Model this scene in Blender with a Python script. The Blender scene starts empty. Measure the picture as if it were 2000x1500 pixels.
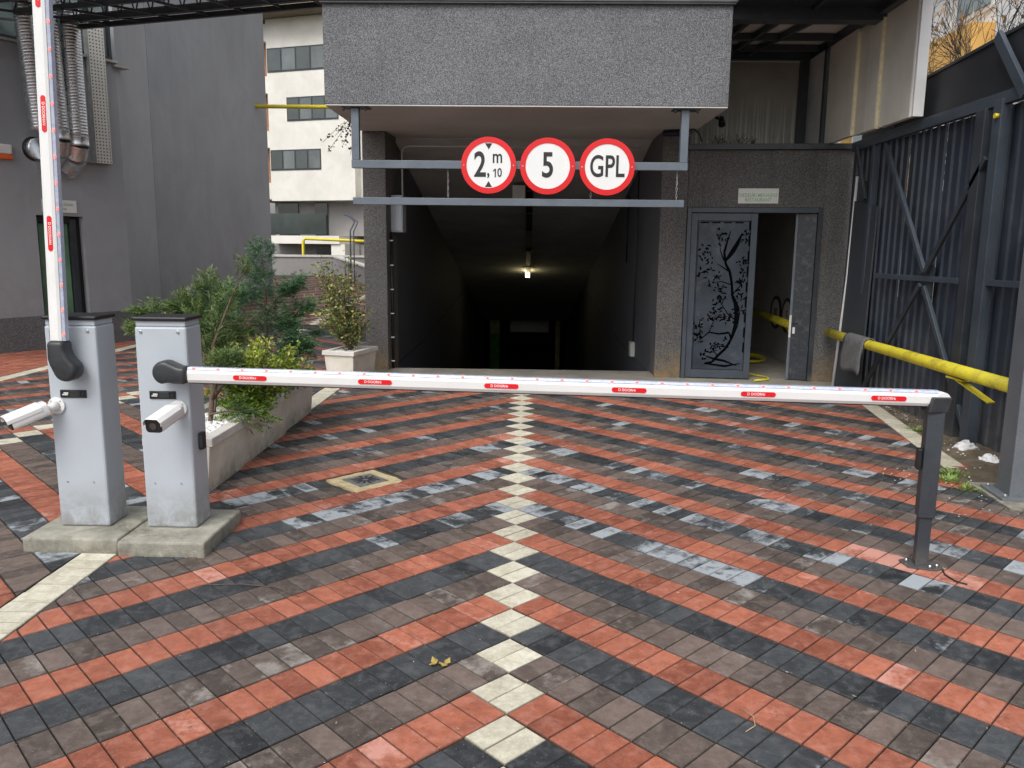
import bpy, math, random
from mathutils import Vector, Matrix
C = bpy.data.collections.new('Scene Objects'); bpy.context.scene.collection.children.link(C)
SC = bpy.context.scene
PI = math.pi
# ---------------------------------------------------------------- camera
PITCH, ROLL, YAW = 0.16749531404212628, 0.010285095005936683, -0.019235915449375092
cam = bpy.data.cameras.new('camera'); camo = bpy.data.objects.new('camera', cam); C.objects.link(camo)
cam.lens = 28.256; cam.sensor_width = 36; cam.clip_end = 400; cam.clip_start = 0.05
cp, sp = math.cos(PITCH), math.sin(PITCH)
f_ = Vector((0, cp, -sp)); u_ = Vector((0, sp, cp)); x_ = Vector((1, 0, 0))
cr, sr = math.cos(ROLL), math.sin(ROLL)
a_ = x_*cr + u_*sr; uu_ = u_*cr - x_*sr
cy, sy = math.cos(YAW), math.sin(YAW)
RZ = Matrix(((cy, sy, 0), (-sy, cy, 0), (0, 0, 1)))
a_, uu_, f_ = RZ@a_, RZ@uu_, RZ@f_
CAM = Vector((0.0569, -2.3276, 1.6255))
m = Matrix((a_, uu_, -f_)).transposed().to_4x4(); m.translation = CAM
camo.matrix_world = m
SC.camera = camo
def proj(p):
    v = Vector(p)-CAM; d = v.dot(f_)
    if d < .05: return None
    return 1000+1569.8*v.dot(a_)/d, 750-1569.8*v.dot(uu_)/d, d
# ---------------------------------------------------------------- world and sun: overcast daylight
w = bpy.data.worlds.new('World'); SC.world = w; w.use_nodes = True
nt = w.node_tree; nt.nodes.clear()
sky = nt.nodes.new('ShaderNodeTexSky'); sky.sky_type = 'NISHITA'; sky.sun_disc = False
SUN_EL, SUN_AZ = math.radians(52), math.radians(200)
sky.sun_elevation = SUN_EL; sky.sun_rotation = SUN_AZ; sky.air_density = 1.0; sky.dust_density = 4.0; sky.ozone_density = 1.0
hs = nt.nodes.new('ShaderNodeHueSaturation'); hs.inputs['Saturation'].default_value = 0.34
bg = nt.nodes.new('ShaderNodeBackground'); bg.inputs['Strength'].default_value = 0.15
wo = nt.nodes.new('ShaderNodeOutputWorld')
nt.links.new(sky.outputs[0], hs.inputs['Color']); nt.links.new(hs.outputs[0], bg.inputs['Color']); nt.links.new(bg.outputs[0], wo.inputs['Surface'])
sl = bpy.data.lights.new('sun', 'SUN'); sl.energy = 1.0; sl.angle = math.radians(30); sl.color = (1, .985, .965)
so = bpy.data.objects.new('sun', sl); C.objects.link(so)
sd = Vector((math.sin(SUN_AZ)*math.cos(SUN_EL), math.cos(SUN_AZ)*math.cos(SUN_EL), math.sin(SUN_EL)))
so.rotation_euler = sd.to_track_quat('Z', 'Y').to_euler(); so.location = (0, -10, 20)
SC.view_settings.view_transform = 'Standard'; SC.view_settings.look = 'None'
SC.view_settings.exposure = 0.42; SC.view_settings.gamma = 1; SC.view_settings.use_curve_mapping = False
# ---------------------------------------------------------------- materials
def newmat(name):
    m = bpy.data.materials.new(name); m.use_nodes = True
    n = m.node_tree.nodes; b = n['Principled BSDF']
    return m, m.node_tree, b
def N(t, typ, **kw):
    n = t.nodes.new(typ)
    for k, v in kw.items():
        if k in n.inputs: n.inputs[k].default_value = v
        else: setattr(n, k, v)
    return n
def rgb(c): return (c[0], c[1], c[2], 1)
def ramp(t, src, p0, p1, c0=(0, 0, 0), c1=(1, 1, 1)):
    r = t.nodes.new('ShaderNodeValToRGB'); r.color_ramp.elements[0].position = p0; r.color_ramp.elements[1].position = p1
    r.color_ramp.elements[0].color = rgb(c0); r.color_ramp.elements[1].color = rgb(c1)
    t.links.new(src, r.inputs[0]); return r.outputs[0]
def mix(t, fac, a, b, mode='MIX'):
    m = t.nodes.new('ShaderNodeMix'); m.data_type = 'RGBA'; m.blend_type = mode
    for i, v in ((0, fac), (6, a), (7, b)):
        if isinstance(v, (int, float)): m.inputs[i].default_value = v
        elif isinstance(v, tuple): m.inputs[i].default_value = rgb(v)
        else: t.links.new(v, m.inputs[i])
    return m.outputs[2]
def noise(t, scale, detail=4, rough=.6, vec=None, dist=0):
    n = N(t, 'ShaderNodeTexNoise'); n.inputs['Scale'].default_value = scale; n.inputs['Detail'].default_value = detail
    n.inputs['Roughness'].default_value = rough; n.inputs['Distortion'].default_value = dist
    if vec is not None: t.links.new(vec, n.inputs['Vector'])
    return n.outputs['Fac']
def geo(t): return N(t, 'ShaderNodeNewGeometry').outputs['Position']
def bump(t, b, h, strength=.3, dist=.01):
    bn = N(t, 'ShaderNodeBump'); bn.inputs['Strength'].default_value = strength; bn.inputs['Distance'].default_value = dist
    t.links.new(h, bn.inputs['Height']); t.links.new(bn.outputs[0], b.inputs['Normal'])
def scaled(t, v, s):
    mp = N(t, 'ShaderNodeMapping'); mp.inputs['Scale'].default_value = s; t.links.new(v, mp.inputs['Vector']); return mp.outputs[0]
def mat(name, col, rough=.6, metal=0, var=.25, scale=6, fine=60, bstr=.15, bdist=.004, dirt=None, dirtamt=.3, emit=None, estr=0, spec=.5):
    m, t, b = newmat(name)
    g = geo(t)
    n1 = noise(t, scale, 5, .6, g); n2 = noise(t, fine, 3, .6, g)
    c = mix(t, ramp(t, n1, .3, .7), tuple(x*(1-var) for x in col), tuple(min(1, x*(1+var)) for x in col))
    c = mix(t, .25, c, mix(t, ramp(t, n2, .35, .65), (.35,)*3, (.65,)*3), 'OVERLAY')
    if dirt is not None:
        n3 = noise(t, scale*.6, 6, .7, g, .6)
        c = mix(t, ramp(t, n3, .52, .72, (0, 0, 0), (dirtamt,)*3), c, dirt)
    t.links.new(c, b.inputs['Base Color'])
    b.inputs['Metallic'].default_value = metal; b.inputs['Specular IOR Level'].default_value = spec
    rr = N(t, 'ShaderNodeMapRange'); t.links.new(n1, rr.inputs[0]); rr.inputs[3].default_value = max(0, rough-.12); rr.inputs[4].default_value = min(1, rough+.12)
    t.links.new(rr.outputs[0], b.inputs['Roughness'])
    if bstr: bump(t, b, n2, bstr, bdist)
    if emit: b.inputs['Emission Color'].default_value = rgb(emit); b.inputs['Emission Strength'].default_value = estr
    return m
def mosaic(name, lo, hi, scale=250):
    m, t, b = newmat(name); g = geo(t)
    v = N(t, 'ShaderNodeTexVoronoi'); v.inputs['Scale'].default_value = scale; t.links.new(g, v.inputs['Vector'])
    s = N(t, 'ShaderNodeSeparateColor'); t.links.new(v.outputs['Color'], s.inputs[0])
    c = mix(t, ramp(t, s.outputs[0], .35, .95), lo, hi)
    n1 = noise(t, .9, 5, .6, g); c = mix(t, .55, c, mix(t, ramp(t, n1, .3, .7), (.34,)*3, (.62,)*3), 'OVERLAY')
    st = scaled(t, g, (5, 5, .35)); n2 = noise(t, 1.5, 5, .65, st)
    c = mix(t, ramp(t, n2, .56, .78, (0,)*3, (.35,)*3), c, tuple(x*.5 for x in lo))
    t.links.new(c, b.inputs['Base Color']); b.inputs['Roughness'].default_value = .8
    bump(t, b, v.outputs['Distance'], .55, .004); return m
def plaster(name, col, streak=.12):
    m, t, b = newmat(name); g = geo(t)
    n1 = noise(t, .8, 6, .65, g, .4); n2 = noise(t, 180, 2, .5, g)
    c = mix(t, ramp(t, n1, .3, .72), tuple(x*.88 for x in col), tuple(x*1.09 for x in col))
    st = scaled(t, g, (4, 4, .22)); n3 = noise(t, 1.4, 6, .7, st)
    c = mix(t, ramp(t, n3, .5, .8, (0,)*3, (streak,)*3), c, tuple(x*1.7 for x in col))
    n4 = noise(t, .35, 4, .5, g, 1.5); c = mix(t, ramp(t, n4, .5, .7, (0,)*3, (.25,)*3), c, tuple(x*.75 for x in col))
    t.links.new(c, b.inputs['Base Color']); b.inputs['Roughness'].default_value = .85
    bump(t, b, n2, .35, .004); return m
def pavermat(name, lo, hi, eff=(.43, .47, .50), wear=(.3, .27, .24), wearamt=.3, rough=.62, gain=.55):
    """tone r = brightness, g = lime bloom, b = random offset, a = 1 at the paver's rim"""
    m, t, b = newmat(name); g = geo(t)
    at = N(t, 'ShaderNodeAttribute'); at.attribute_name = 'tone'
    s = N(t, 'ShaderNodeSeparateColor'); t.links.new(at.outputs['Color'], s.inputs[0])
    r, gr, bl = s.outputs[0], s.outputs[1], s.outputs[2]; edge = at.outputs['Alpha']
    off = N(t, 'ShaderNodeVectorMath', operation='ADD'); t.links.new(g, off.inputs[0])
    cb = N(t, 'ShaderNodeCombineXYZ'); ml = N(t, 'ShaderNodeMath', operation='MULTIPLY'); ml.inputs[1].default_value = 37; t.links.new(bl, ml.inputs[0])
    t.links.new(ml.outputs[0], cb.inputs[2]); t.links.new(cb.outputs[0], off.inputs[1]); v = off.outputs[0]
    n1 = noise(t, 13, 4, .6, v, .12); n2 = noise(t, 260, 3, .6, g); n3 = noise(t, 18, 5, .65, v, .35); n5 = noise(t, 45, 4, .7, v)
    c = mix(t, r, lo, hi)
    c = mix(t, .6, c, mix(t, ramp(t, n1, .3, .7), (.34,)*3, (.64,)*3), 'OVERLAY')
    c = mix(t, .5, c, mix(t, ramp(t, n2, .3, .7), (.36,)*3, (.64,)*3), 'OVERLAY')
    c = mix(t, .5, c, mix(t, ramp(t, n5, .35, .65), (.36,)*3, (.64,)*3), 'OVERLAY')
    n8 = noise(t, 120, 2, .5, g); c = mix(t, ramp(t, n8, .66, .74, (0,)*3, (.5,)*3), c, (.34, .32, .29))
    # worn pale patches, stronger with bloom, and pale rims
    def mth(op, a, bb):
        q = N(t, 'ShaderNodeMath', operation=op)
        for i, z in ((0, a), (1, bb)):
            if isinstance(z, (int, float)): q.inputs[i].default_value = z
            else: t.links.new(z, q.inputs[i])
        return q.outputs[0]
    n6 = noise(t, 7.5, 3, .55, v, .35)
    core = mth('SUBTRACT', .7, edge)
    k = mth('ADD', mth('MULTIPLY', gr, gain), mth('ADD', mth('MULTIPLY', n6, .68), mth('MULTIPLY', n5, .32)))
    k = mth('ADD', k, mth('MULTIPLY', edge, mth('MULTIPLY', mth('SUBTRACT', bl, .35), .22)))
    c = mix(t, ramp(t, n3, .47, .72, (0,)*3, (wearamt,)*3), c, wear)
    c = mix(t, ramp(t, k, .84, 1.05, (0,)*3, (.8,)*3), c, eff)
    c = mix(t, ramp(t, edge, .60, .88, (0,)*3, (.82,)*3), c, mix(t, .75, c, (.02, .018, .015)))
    spl = noise(t, 2.6, 5, .7, g, .8); c = mix(t, ramp(t, spl, .60, .70, (0,)*3, (.34,)*3), c, mix(t, .6, c, (.02, .018, .015)))
    sp2 = noise(t, 3.4, 5, .7, off.inputs[0].links[0].from_socket, .3); c = mix(t, ramp(t, sp2, .62, .74, (0,)*3, (.22,)*3), c, (.30, .26, .20))
    big = noise(t, .7, 4, .6, g); c = mix(t, ramp(t, big, .45, .72, (0,)*3, (.3,)*3), c, mix(t, .5, c, (.03, .028, .025)))
    t.links.new(c, b.inputs['Base Color'])
    t.links.new(ramp(t, n1, .3, .7, (rough-.12,)*3, (rough+.14,)*3), b.inputs['Roughness'])
    b.inputs['Specular IOR Level'].default_value = .4
    bump(t, b, n2, .5, .0025); return m
M = {}
M['p_black'] = pavermat('charcoal_paver_concrete', (.018, .021, .024), (.06, .066, .072), wear=(.12, .126, .132), wearamt=.6)
M['p_red'] = pavermat('brick_red_paver_concrete', (.235, .070, .040), (.42, .138, .080), eff=(.62, .32, .26), wear=(.52, .24, .18), wearamt=.5, gain=.42)
M['p_brown'] = pavermat('brown_paver_concrete', (.062, .048, .041), (.16, .118, .10), eff=(.34, .31, .28), wear=(.22, .185, .16), wearamt=.6, gain=.4)
M['p_white'] = pavermat('cream_paver_concrete', (.54, .51, .40), (.66, .63, .51), eff=(.8, .78, .7), wear=(.36, .32, .23), wearamt=.6)
M['sand'] = mat('joint_sand', (.05, .043, .034), .95, var=.4, scale=3, fine=150, bstr=.5)
M['asphalt'] = mat('asphalt', (.05, .05, .05), .9, fine=120, bstr=.4)
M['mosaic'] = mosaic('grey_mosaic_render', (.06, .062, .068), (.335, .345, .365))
M['mosaic_shaded'] = mosaic('shaded_mosaic_render', (.05, .048, .046), (.24, .235, .23))  # same render as the canopy front, with the canopy's shade put into the colour
M['soffit'] = plaster('beige_soffit_plaster', (.56, .57, .55), .05)
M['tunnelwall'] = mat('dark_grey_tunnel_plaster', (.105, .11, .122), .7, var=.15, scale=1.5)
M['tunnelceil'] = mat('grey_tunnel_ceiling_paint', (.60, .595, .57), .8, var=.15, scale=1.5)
M['concrete'] = mat('cast_concrete', (.31, .30, .25), .9, var=.35, scale=7, fine=110, bstr=.7, bdist=.005, dirt=(.10, .095, .065), dirtamt=.85)
M['floorc'] = mat('concrete_floor', (.30, .28, .24), .75, var=.2, scale=2, dirt=(.12, .1, .08), dirtamt=.5)
M['wall'] = plaster('grey_wall_render', (.33, .345, .37))
M['wall_lit'] = plaster('lit_grey_wall_render', (.39, .405, .43))  # same grey render, colour raised for the facet that catches more sky light
M['plinth'] = mosaic('charcoal_mosaic_plinth', (.06, .062, .067), (.22, .225, .235), 190)
M['steel'] = mat('blue_grey_painted_steel', (.12, .145, .175), .42, var=.14, scale=5, fine=90, bstr=.08, dirt=(.2, .21, .22), dirtamt=.25)
M['anthra'] = mat('anthracite_painted_steel', (.036, .043, .052), .42, var=.22, scale=3, fine=70, bstr=.1, dirt=(.11, .115, .12), dirtamt=.35)
M['anthra2'] = mat('anthracite_corrugated_sheet', (.028, .037, .053), .38, var=.25, scale=2.2, fine=50, bstr=.08, dirt=(.10, .11, .12), dirtamt=.4)
M['black'] = mat('black_plastic', (.014, .014, .015), .38, var=.2, scale=20, bstr=.1)
M['rubber'] = mat('dark_grey_rubberised_plastic', (.028, .031, .034), .42, var=.2, scale=20, fine=300, bstr=.2, bdist=.001)
M['cabinet'] = mat('light_grey_powder_coat', (.44, .485, .53), .4, var=.035, scale=3, fine=500, bstr=.12, bdist=.0006, dirt=(.36, .38, .40), dirtamt=.3)
M['white'] = mat('white_enamel', (.78, .78, .77), .32, var=.03, scale=4, fine=200, bstr=.04, bdist=.0005, dirt=(.6, .6, .58), dirtamt=.25)
M['offwhite'] = mat('offwhite_plastic', (.66, .66, .62), .5, var=.06)
M['red'] = mat('red_reflective_film', (.72, .012, .018), .3, var=.05, bstr=0)
M['signred'] = mat('red_sign_film', (.68, .008, .012), .22, var=.06, scale=2, bstr=0)
M['signwhite'] = mat('white_sign_film', (.8, .81, .8), .25, var=.02, bstr=0)
M['ink'] = mat('black_sign_ink', (.02, .02, .022), .4, bstr=0)
M['green'] = mat('green_sign_ink', (.16, .42, .24), .5, bstr=0)
M['pinkwhite'] = mat('white_print', (.9, .72, .72), .4, bstr=0)
M['strip'] = mat('clear_led_profile', (.50, .55, .68), .2, var=.08, scale=30, bstr=0)
M['led'] = mat('lit_red_led', (.8, .1, .08), .3, bstr=0, emit=(1, .10, .06), estr=2.2)
M['ledcap'] = mat('red_led_lens', (.75, .22, .2), .2, bstr=0, emit=(1, .08, .06), estr=.5)
M['zinc'] = mat('galvanised_steel', (.72, .75, .78), .30, metal=.95, var=.15, scale=12, bstr=.06)
M['zincdull'] = mat('dull_galvanised_steel', (.38, .39, .38), .5, metal=.6, var=.2, scale=9, bstr=.1)
M['glass'] = mat('window_glass', (.18, .23, .22), .06, var=.5, scale=.6, bstr=0, spec=1)
M['glassdark'] = mat('dark_window_glass', (.035, .05, .048), .06, var=.4, scale=.6, bstr=0, spec=1)
M['paneglass'] = mat('grey_window_glass', (.10, .12, .12), .08, var=.5, scale=.5, bstr=0, spec=1)
M['greenglass'] = mat('green_lit_door_glass', (.11, .22, .13), .08, var=.5, scale=1.5, bstr=0, spec=1)  # green light from inside the door is put into the glass colour
M['yellow'] = mat('yellow_painted_pipe', (.70, .60, .04), .48, var=.14, scale=7, fine=60, bstr=.25, dirt=(.20, .13, .04), dirtamt=.85)
M['gasyellow'] = mat('yellow_gas_pipe_paint', (.72, .58, .04), .45, var=.08)
M['foam'] = mat('yellow_insulation_foam', (.78, .70, .46), .9, var=.15, scale=20, bstr=.5)
M['brace'] = mat('grey_blue_brace_steel', (.055, .069, .088), .4, var=.15, scale=4, bstr=.06)
M['sheetdark'] = mat('dark_slate_flat_sheet', (.042, .050, .060), .55, var=.12, scale=1.2, fine=60, bstr=.05)
M['hooddark'] = mat('near_black_hood_sheet', (.018, .020, .025), .5, var=.2, scale=1.5, bstr=.05)
M['void'] = mat('unlit_black', (.004, .004, .005), 1, bstr=0, spec=0)
def streaky(name, base, streak, zlo):
    m, t, b = newmat(name); g = geo(t)
    n = noise(t, 6, 5, .6, scaled(t, g, (9, 9, .12))); n0 = noise(t, 2, 4, .6, g)
    c = mix(t, ramp(t, n0, .3, .7), tuple(x*.85 for x in base), tuple(x*1.1 for x in base))
    sx = N(t, 'ShaderNodeSeparateXYZ'); t.links.new(g, sx.inputs[0])
    mr = N(t, 'ShaderNodeMapRange'); t.links.new(sx.outputs[2], mr.inputs[0])
    mr.inputs[1].default_value = zlo+.65; mr.inputs[2].default_value = zlo; mr.inputs[3].default_value = 0; mr.inputs[4].default_value = .8
    mm = N(t, 'ShaderNodeMath', operation='MULTIPLY'); t.links.new(ramp(t, n, .5, .62), mm.inputs[0]); t.links.new(mr.outputs[0], mm.inputs[1])
    t.links.new(mix(t, mm.outputs[0], c, streak), b.inputs['Base Color']); b.inputs['Roughness'].default_value = .6; return m
M['dirtysheet'] = streaky('dirty_sheet_with_white_runs', (.34, .33, .29), (.74, .73, .68), 3.0)
def ribbed(name, col):
    m, t, b = newmat(name); g = geo(t)
    wv = N(t, 'ShaderNodeTexWave'); wv.bands_direction = 'Y'; wv.inputs['Scale'].default_value = 9; t.links.new(g, wv.inputs['Vector'])
    n0 = noise(t, 1.6, 5, .6, g); c = mix(t, ramp(t, n0, .3, .7), tuple(x*.82 for x in col), tuple(x*1.1 for x in col))
    t.links.new(c, b.inputs['Base Color']); b.inputs['Roughness'].default_value = .45; bump(t, b, wv.outputs['Fac'], .25, .004); return m
M['sandwich'] = ribbed('cream_sandwich_panel_sheet', (.66, .645, .57))
M['planter'] = mat('cream_cast_stone', (.66, .63, .55), .85, var=.10, scale=5, fine=140, bstr=.4, bdist=.003, dirt=(.42, .37, .25), dirtamt=.45)
M['planterw'] = mat('pale_cast_stone', (.62, .60, .55), .8, var=.1, scale=5, fine=140, bstr=.3, bdist=.003, dirt=(.33, .31, .27), dirtamt=.5)
M['pebble'] = mat('white_pebble', (.78, .77, .74), .7, var=.12, scale=30, bstr=.2)
M['dirt'] = mat('dry_soil', (.16, .125, .085), .95, var=.4, scale=4, fine=90, bstr=.9, bdist=.02, dirt=(.3, .25, .17), dirtamt=.6)
M['soil'] = mat('potting_soil', (.05, .035, .025), .95, var=.4)
M['bark'] = mat('brown_bark', (.12, .085, .06), .9, var=.3, scale=20, bstr=.6)
M['barkpale'] = mat('pale_grey_bark', (.36, .33, .29), .9, var=.2, scale=8, bstr=.4)
M['barkdark'] = mat('dark_twig_bark', (.055, .042, .036), .9, var=.3, scale=8, bstr=.3)
def leafmat(name, cols, rough=.5, trans=.25):
    m, t, b = newmat(name)
    at = N(t, 'ShaderNodeAttribute'); at.attribute_name = 'tone'
    s = N(t, 'ShaderNodeSeparateColor'); t.links.new(at.outputs['Color'], s.inputs[0])
    r = t.nodes.new('ShaderNodeValToRGB'); e = r.color_ramp.elements
    e[0].color = rgb(cols[0]); e[1].color = rgb(cols[-1])
    for i in range(1, len(cols)-1):
        q = e.new(i/(len(cols)-1)); q.color = rgb(cols[i])
    t.links.new(s.outputs[0], r.inputs[0]); t.links.new(r.outputs[0], b.inputs['Base Color'])
    b.inputs['Roughness'].default_value = rough
    tr = N(t, 'ShaderNodeBsdfTranslucent'); t.links.new(r.outputs[0], tr.inputs['Color'])
    mx = N(t, 'ShaderNodeMixShader'); mx.inputs[0].default_value = trans
    t.links.new(b.outputs[0], mx.inputs[1]); t.links.new(tr.outputs[0], mx.inputs[2])
    t.links.new(mx.outputs[0], t.nodes['Material Output'].inputs['Surface']); return m
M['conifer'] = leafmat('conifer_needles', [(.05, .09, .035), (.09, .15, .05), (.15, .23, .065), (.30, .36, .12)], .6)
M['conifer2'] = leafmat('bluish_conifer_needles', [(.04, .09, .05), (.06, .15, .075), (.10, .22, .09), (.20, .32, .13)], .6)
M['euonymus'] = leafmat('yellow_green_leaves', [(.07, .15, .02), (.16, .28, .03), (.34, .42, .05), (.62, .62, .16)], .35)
M['potleaf'] = leafmat('variegated_leaves', [(.05, .095, .03), (.11, .17, .045), (.22, .26, .07), (.52, .48, .16), (.20, .12, .05)], .4)
M['dryleaf'] = leafmat('dry_brown_leaves', [(.22, .1, .03), (.4, .22, .06)], .7)
M['crumbs'] = leafmat('sandy_crumbs', [(.25, .18, .1), (.5, .45, .36)], .8, .05)
M['vine'] = leafmat('dark_ivy_leaves', [(.012, .022, .012), (.035, .05, .025)], .5)
M['weed'] = leafmat('green_weed_leaves', [(.09, .2, .03), (.22, .38, .07), (.4, .42, .15)], .5)
M['mattweave'] = mat('grey_felt_mat', (.15, .15, .15), .98, var=.2, scale=30, fine=260, bstr=1, bdist=.006)
M['bwhite'] = plaster('offwhite_facade_render', (.76, .74, .67), .05)
M['bgrey'] = plaster('grey_facade_render', (.30, .285, .28), .1)
M['bbrown'] = mat('brown_cladding', (.30, .15, .08), .7)
M['beaves'] = mat('olive_brown_soffit', (.22, .18, .12), .8)
M['borange'] = mat('orange_yellow_render', (.72, .42, .12), .8, var=.1, scale=1)
M['bpale'] = mat('pale_balcony_render', (.80, .79, .76), .8, var=.1, scale=1)
M['orangered'] = mat('orange_lens', (.75, .13, .03), .3, bstr=0)
M['deck'] = mat('grey_steel_deck', (.12, .11, .105), .5, var=.2)
M['polycarb'] = mat('dirty_polycarbonate', (.26, .29, .285), .25, var=.3, scale=2, bstr=0)
M['lampglow'] = mat('lit_lamp_tube', (1, .95, .7), .5, bstr=0, emit=(1, .86, .45), estr=9)
M['drain'] = mat('cast_iron_grate', (.2, .2, .205), .5, metal=.4, var=.3, scale=30)
M['cream'] = mat('cream_mortar', (.46, .38, .22), .9, var=.2, scale=12, fine=90, bstr=.7, bdist=.004, dirt=(.18, .14, .07), dirtamt=.6)
M['plasticbag'] = mat('white_crumpled_plastic', (.78, .78, .78), .35, var=.06, scale=20)
M['greenpaint'] = mat('green_wall_paint', (.10, .35, .07), .7)
M['creampaint'] = mat('cream_wall_paint', (.6, .52, .3), .7)
M['darkroom'] = mat('grey_room_plaster', (.48, .475, .46), .85, var=.2, scale=1.5)
def basedirt(m, z0, z1, col, amt, scale=7, xr=None):
    """splash dirt and damp that rises from the foot of a thing"""
    t = m.node_tree; b = t.nodes['Principled BSDF']; src = b.inputs['Base Color'].links[0].from_socket
    g = geo(t); sx = N(t, 'ShaderNodeSeparateXYZ'); t.links.new(g, sx.inputs[0])
    n = noise(t, scale, 5, .7, g, .3)
    mr = N(t, 'ShaderNodeMapRange'); t.links.new(sx.outputs[2], mr.inputs[0]); mr.inputs[1].default_value = z1; mr.inputs[2].default_value = z0; mr.inputs[3].default_value = 0; mr.inputs[4].default_value = 1
    ad = N(t, 'ShaderNodeMath', operation='MULTIPLY'); t.links.new(mr.outputs[0], ad.inputs[0]); t.links.new(ramp(t, n, .3, .62), ad.inputs[1])
    m2 = N(t, 'ShaderNodeMath', operation='MULTIPLY'); t.links.new(ad.outputs[0], m2.inputs[0]); m2.inputs[1].default_value = amt
    t.links.new(mix(t, m2.outputs[0], src, col), b.inputs['Base Color'])
basedirt(M['cabinet'], .07, .34, (.17, .15, .12), .75, 14)
basedirt(M['mosaic_shaded'], -.02, .42, (.30, .19, .07), .85, 5)
basedirt(M['wall'], .3, 1.5, (.13, .13, .13), .45, 2); basedirt(M['wall_lit'], .3, 1.5, (.15, .15, .15), .45, 2)
basedirt(M['planter'], -.02, .16, (.16, .13, .06), .85, 9)
basedirt(M['anthra2'], 0, .5, (.16, .15, .13), .6, 8); basedirt(M['anthra'], 0, .12, (.18, .16, .13), .6, 14)
basedirt(M['concrete'], -.02, .085, (.07, .062, .04), .8, 16)
basedirt(M['soffit'], 3.3, 2.9, (.2, .19, .17), .25, 1.2)
# ---------------------------------------------------------------- mesh helpers
class MB:
    def __init__(s): s.v = []; s.f = []; s.mi = []; s.sm = []; s.tone = None; s.T = None
    def pt(s, p):
        p = Vector(p)
        if s.T is not None: p = s.T@p
        s.v.append(p); return len(s.v)-1
    def face(s, ids, mi=0, sm=False): s.f.append(tuple(ids)); s.mi.append(mi); s.sm.append(sm)
    def poly(s, pts, mi=0): s.face([s.pt(p) for p in pts], mi)
    def box(s, x0, x1, y0, y1, z0, z1, mi=0):
        if x0 > x1: x0, x1 = x1, x0
        if y0 > y1: y0, y1 = y1, y0
        if z0 > z1: z0, z1 = z1, z0
        i = [s.pt(p) for p in ((x0,y0,z0),(x1,y0,z0),(x1,y1,z0),(x0,y1,z0),(x0,y0,z1),(x1,y0,z1),(x1,y1,z1),(x0,y1,z1))]
        for q in ((0,3,2,1),(4,5,6,7),(0,1,5,4),(1,2,6,5),(2,3,7,6),(3,0,4,7)): s.face([i[k] for k in q], mi)
    def hexa(s, b, t, mi=0):
        i = [s.pt(p) for p in list(b)+list(t)]; n = len(b)
        s.face(i[:n][::-1], mi); s.face(i[n:], mi)
        for k in range(n): s.face((i[k], i[(k+1) % n], i[n+(k+1) % n], i[n+k]), mi)
    def frame(s, a, b, up=(0, 0, 1)):
        d = (Vector(b)-Vector(a)).normalized(); up = Vector(up)
        if abs(d.dot(up)) > .98: up = Vector((1, 0, 0)) if abs(d.x) < .9 else Vector((0, 1, 0))
        x = d.cross(up).normalized(); return d, x, x.cross(d)
    def beam(s, a, b, wx, wy, mi=0, up=(0, 0, 1)):
        a, b = Vector(a), Vector(b); d, x, y = s.frame(a, b, up); x = x*wx/2; y = y*wy/2
        s.hexa([a-x-y, a+x-y, a+x+y, a-x+y], [b-x-y, b+x-y, b+x+y, b-x+y], mi)
    def tube(s, pts, r, n=8, mi=0, cap=True):
        pts = [Vector(p) for p in pts]; rr = r if isinstance(r, (list, tuple)) else [r]*len(pts)
        rings = []; px = None
        for k, p in enumerate(pts):
            d = (pts[min(k+1, len(pts)-1)]-pts[max(k-1, 0)])
            if d.length < 1e-9: d = Vector((0, 0, 1))
            d.normalize()
            if px is None:
                up = Vector((0, 0, 1)) if abs(d.z) < .95 else Vector((1, 0, 0))
                px = d.cross(up).normalized()
            else: px = (px-d*px.dot(d)).normalized()
            y = d.cross(px)
            rings.append([s.pt(p+(px*math.cos(2*PI*j/n)+y*math.sin(2*PI*j/n))*rr[k]) for j in range(n)])
        for k in range(len(rings)-1):
            for j in range(n): s.face((rings[k][j], rings[k+1][j], rings[k+1][(j+1) % n], rings[k][(j+1) % n]), mi, True)
        if cap: s.face(rings[0], mi); s.face(rings[-1][::-1], mi)
    def prism(s, poly, d0, d1, f, mi=0):
        b = [s.pt(f(p[0], p[1], d0)) for p in poly]; t = [s.pt(f(p[0], p[1], d1)) for p in poly]; n = len(poly)
        s.face(b[::-1], mi); s.face(t, mi)
        for k in range(n): s.face((b[k], b[(k+1) % n], t[(k+1) % n], t[k]), mi)
    def build(s, name, mats, parent=None, bevel=0, seg=2, loc=None, smooth=None):
        me = bpy.data.meshes.new(name); 
        org = Vector((0, 0, 0))
        if loc is not None: org = Vector(loc)
        base = Vector((0, 0, 0))
        if parent is not None: base = POS.get(parent.name, Vector((0, 0, 0)))
        me.from_pydata([tuple(p-org-base if loc is not None else p-base) for p in s.v], [], s.f)
        if not isinstance(mats, (list, tuple)): mats = [mats]
        for q in mats: me.materials.append(q)
        me.polygons.foreach_set('material_index', s.mi); me.polygons.foreach_set('use_smooth', s.sm)
        if s.tone is not None:
            at = me.attributes.new('tone', 'FLOAT_COLOR', 'POINT'); at.data.foreach_set('color', [c for t in s.tone for c in t])
        me.update()
        o = bpy.data.objects.new(name, me); C.objects.link(o)
        if loc is not None: o.location = org
        if parent is not None: o.parent = parent
        POS[o.name] = base+(org if loc is not None else Vector((0, 0, 0)))
        if bevel:
            md = o.modifiers.new('bevel', 'BEVEL'); md.width = bevel; md.segments = seg; md.limit_method = 'ANGLE'; md.angle_limit = math.radians(40); md.harden_normals = False
        return o
POS = {}
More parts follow.
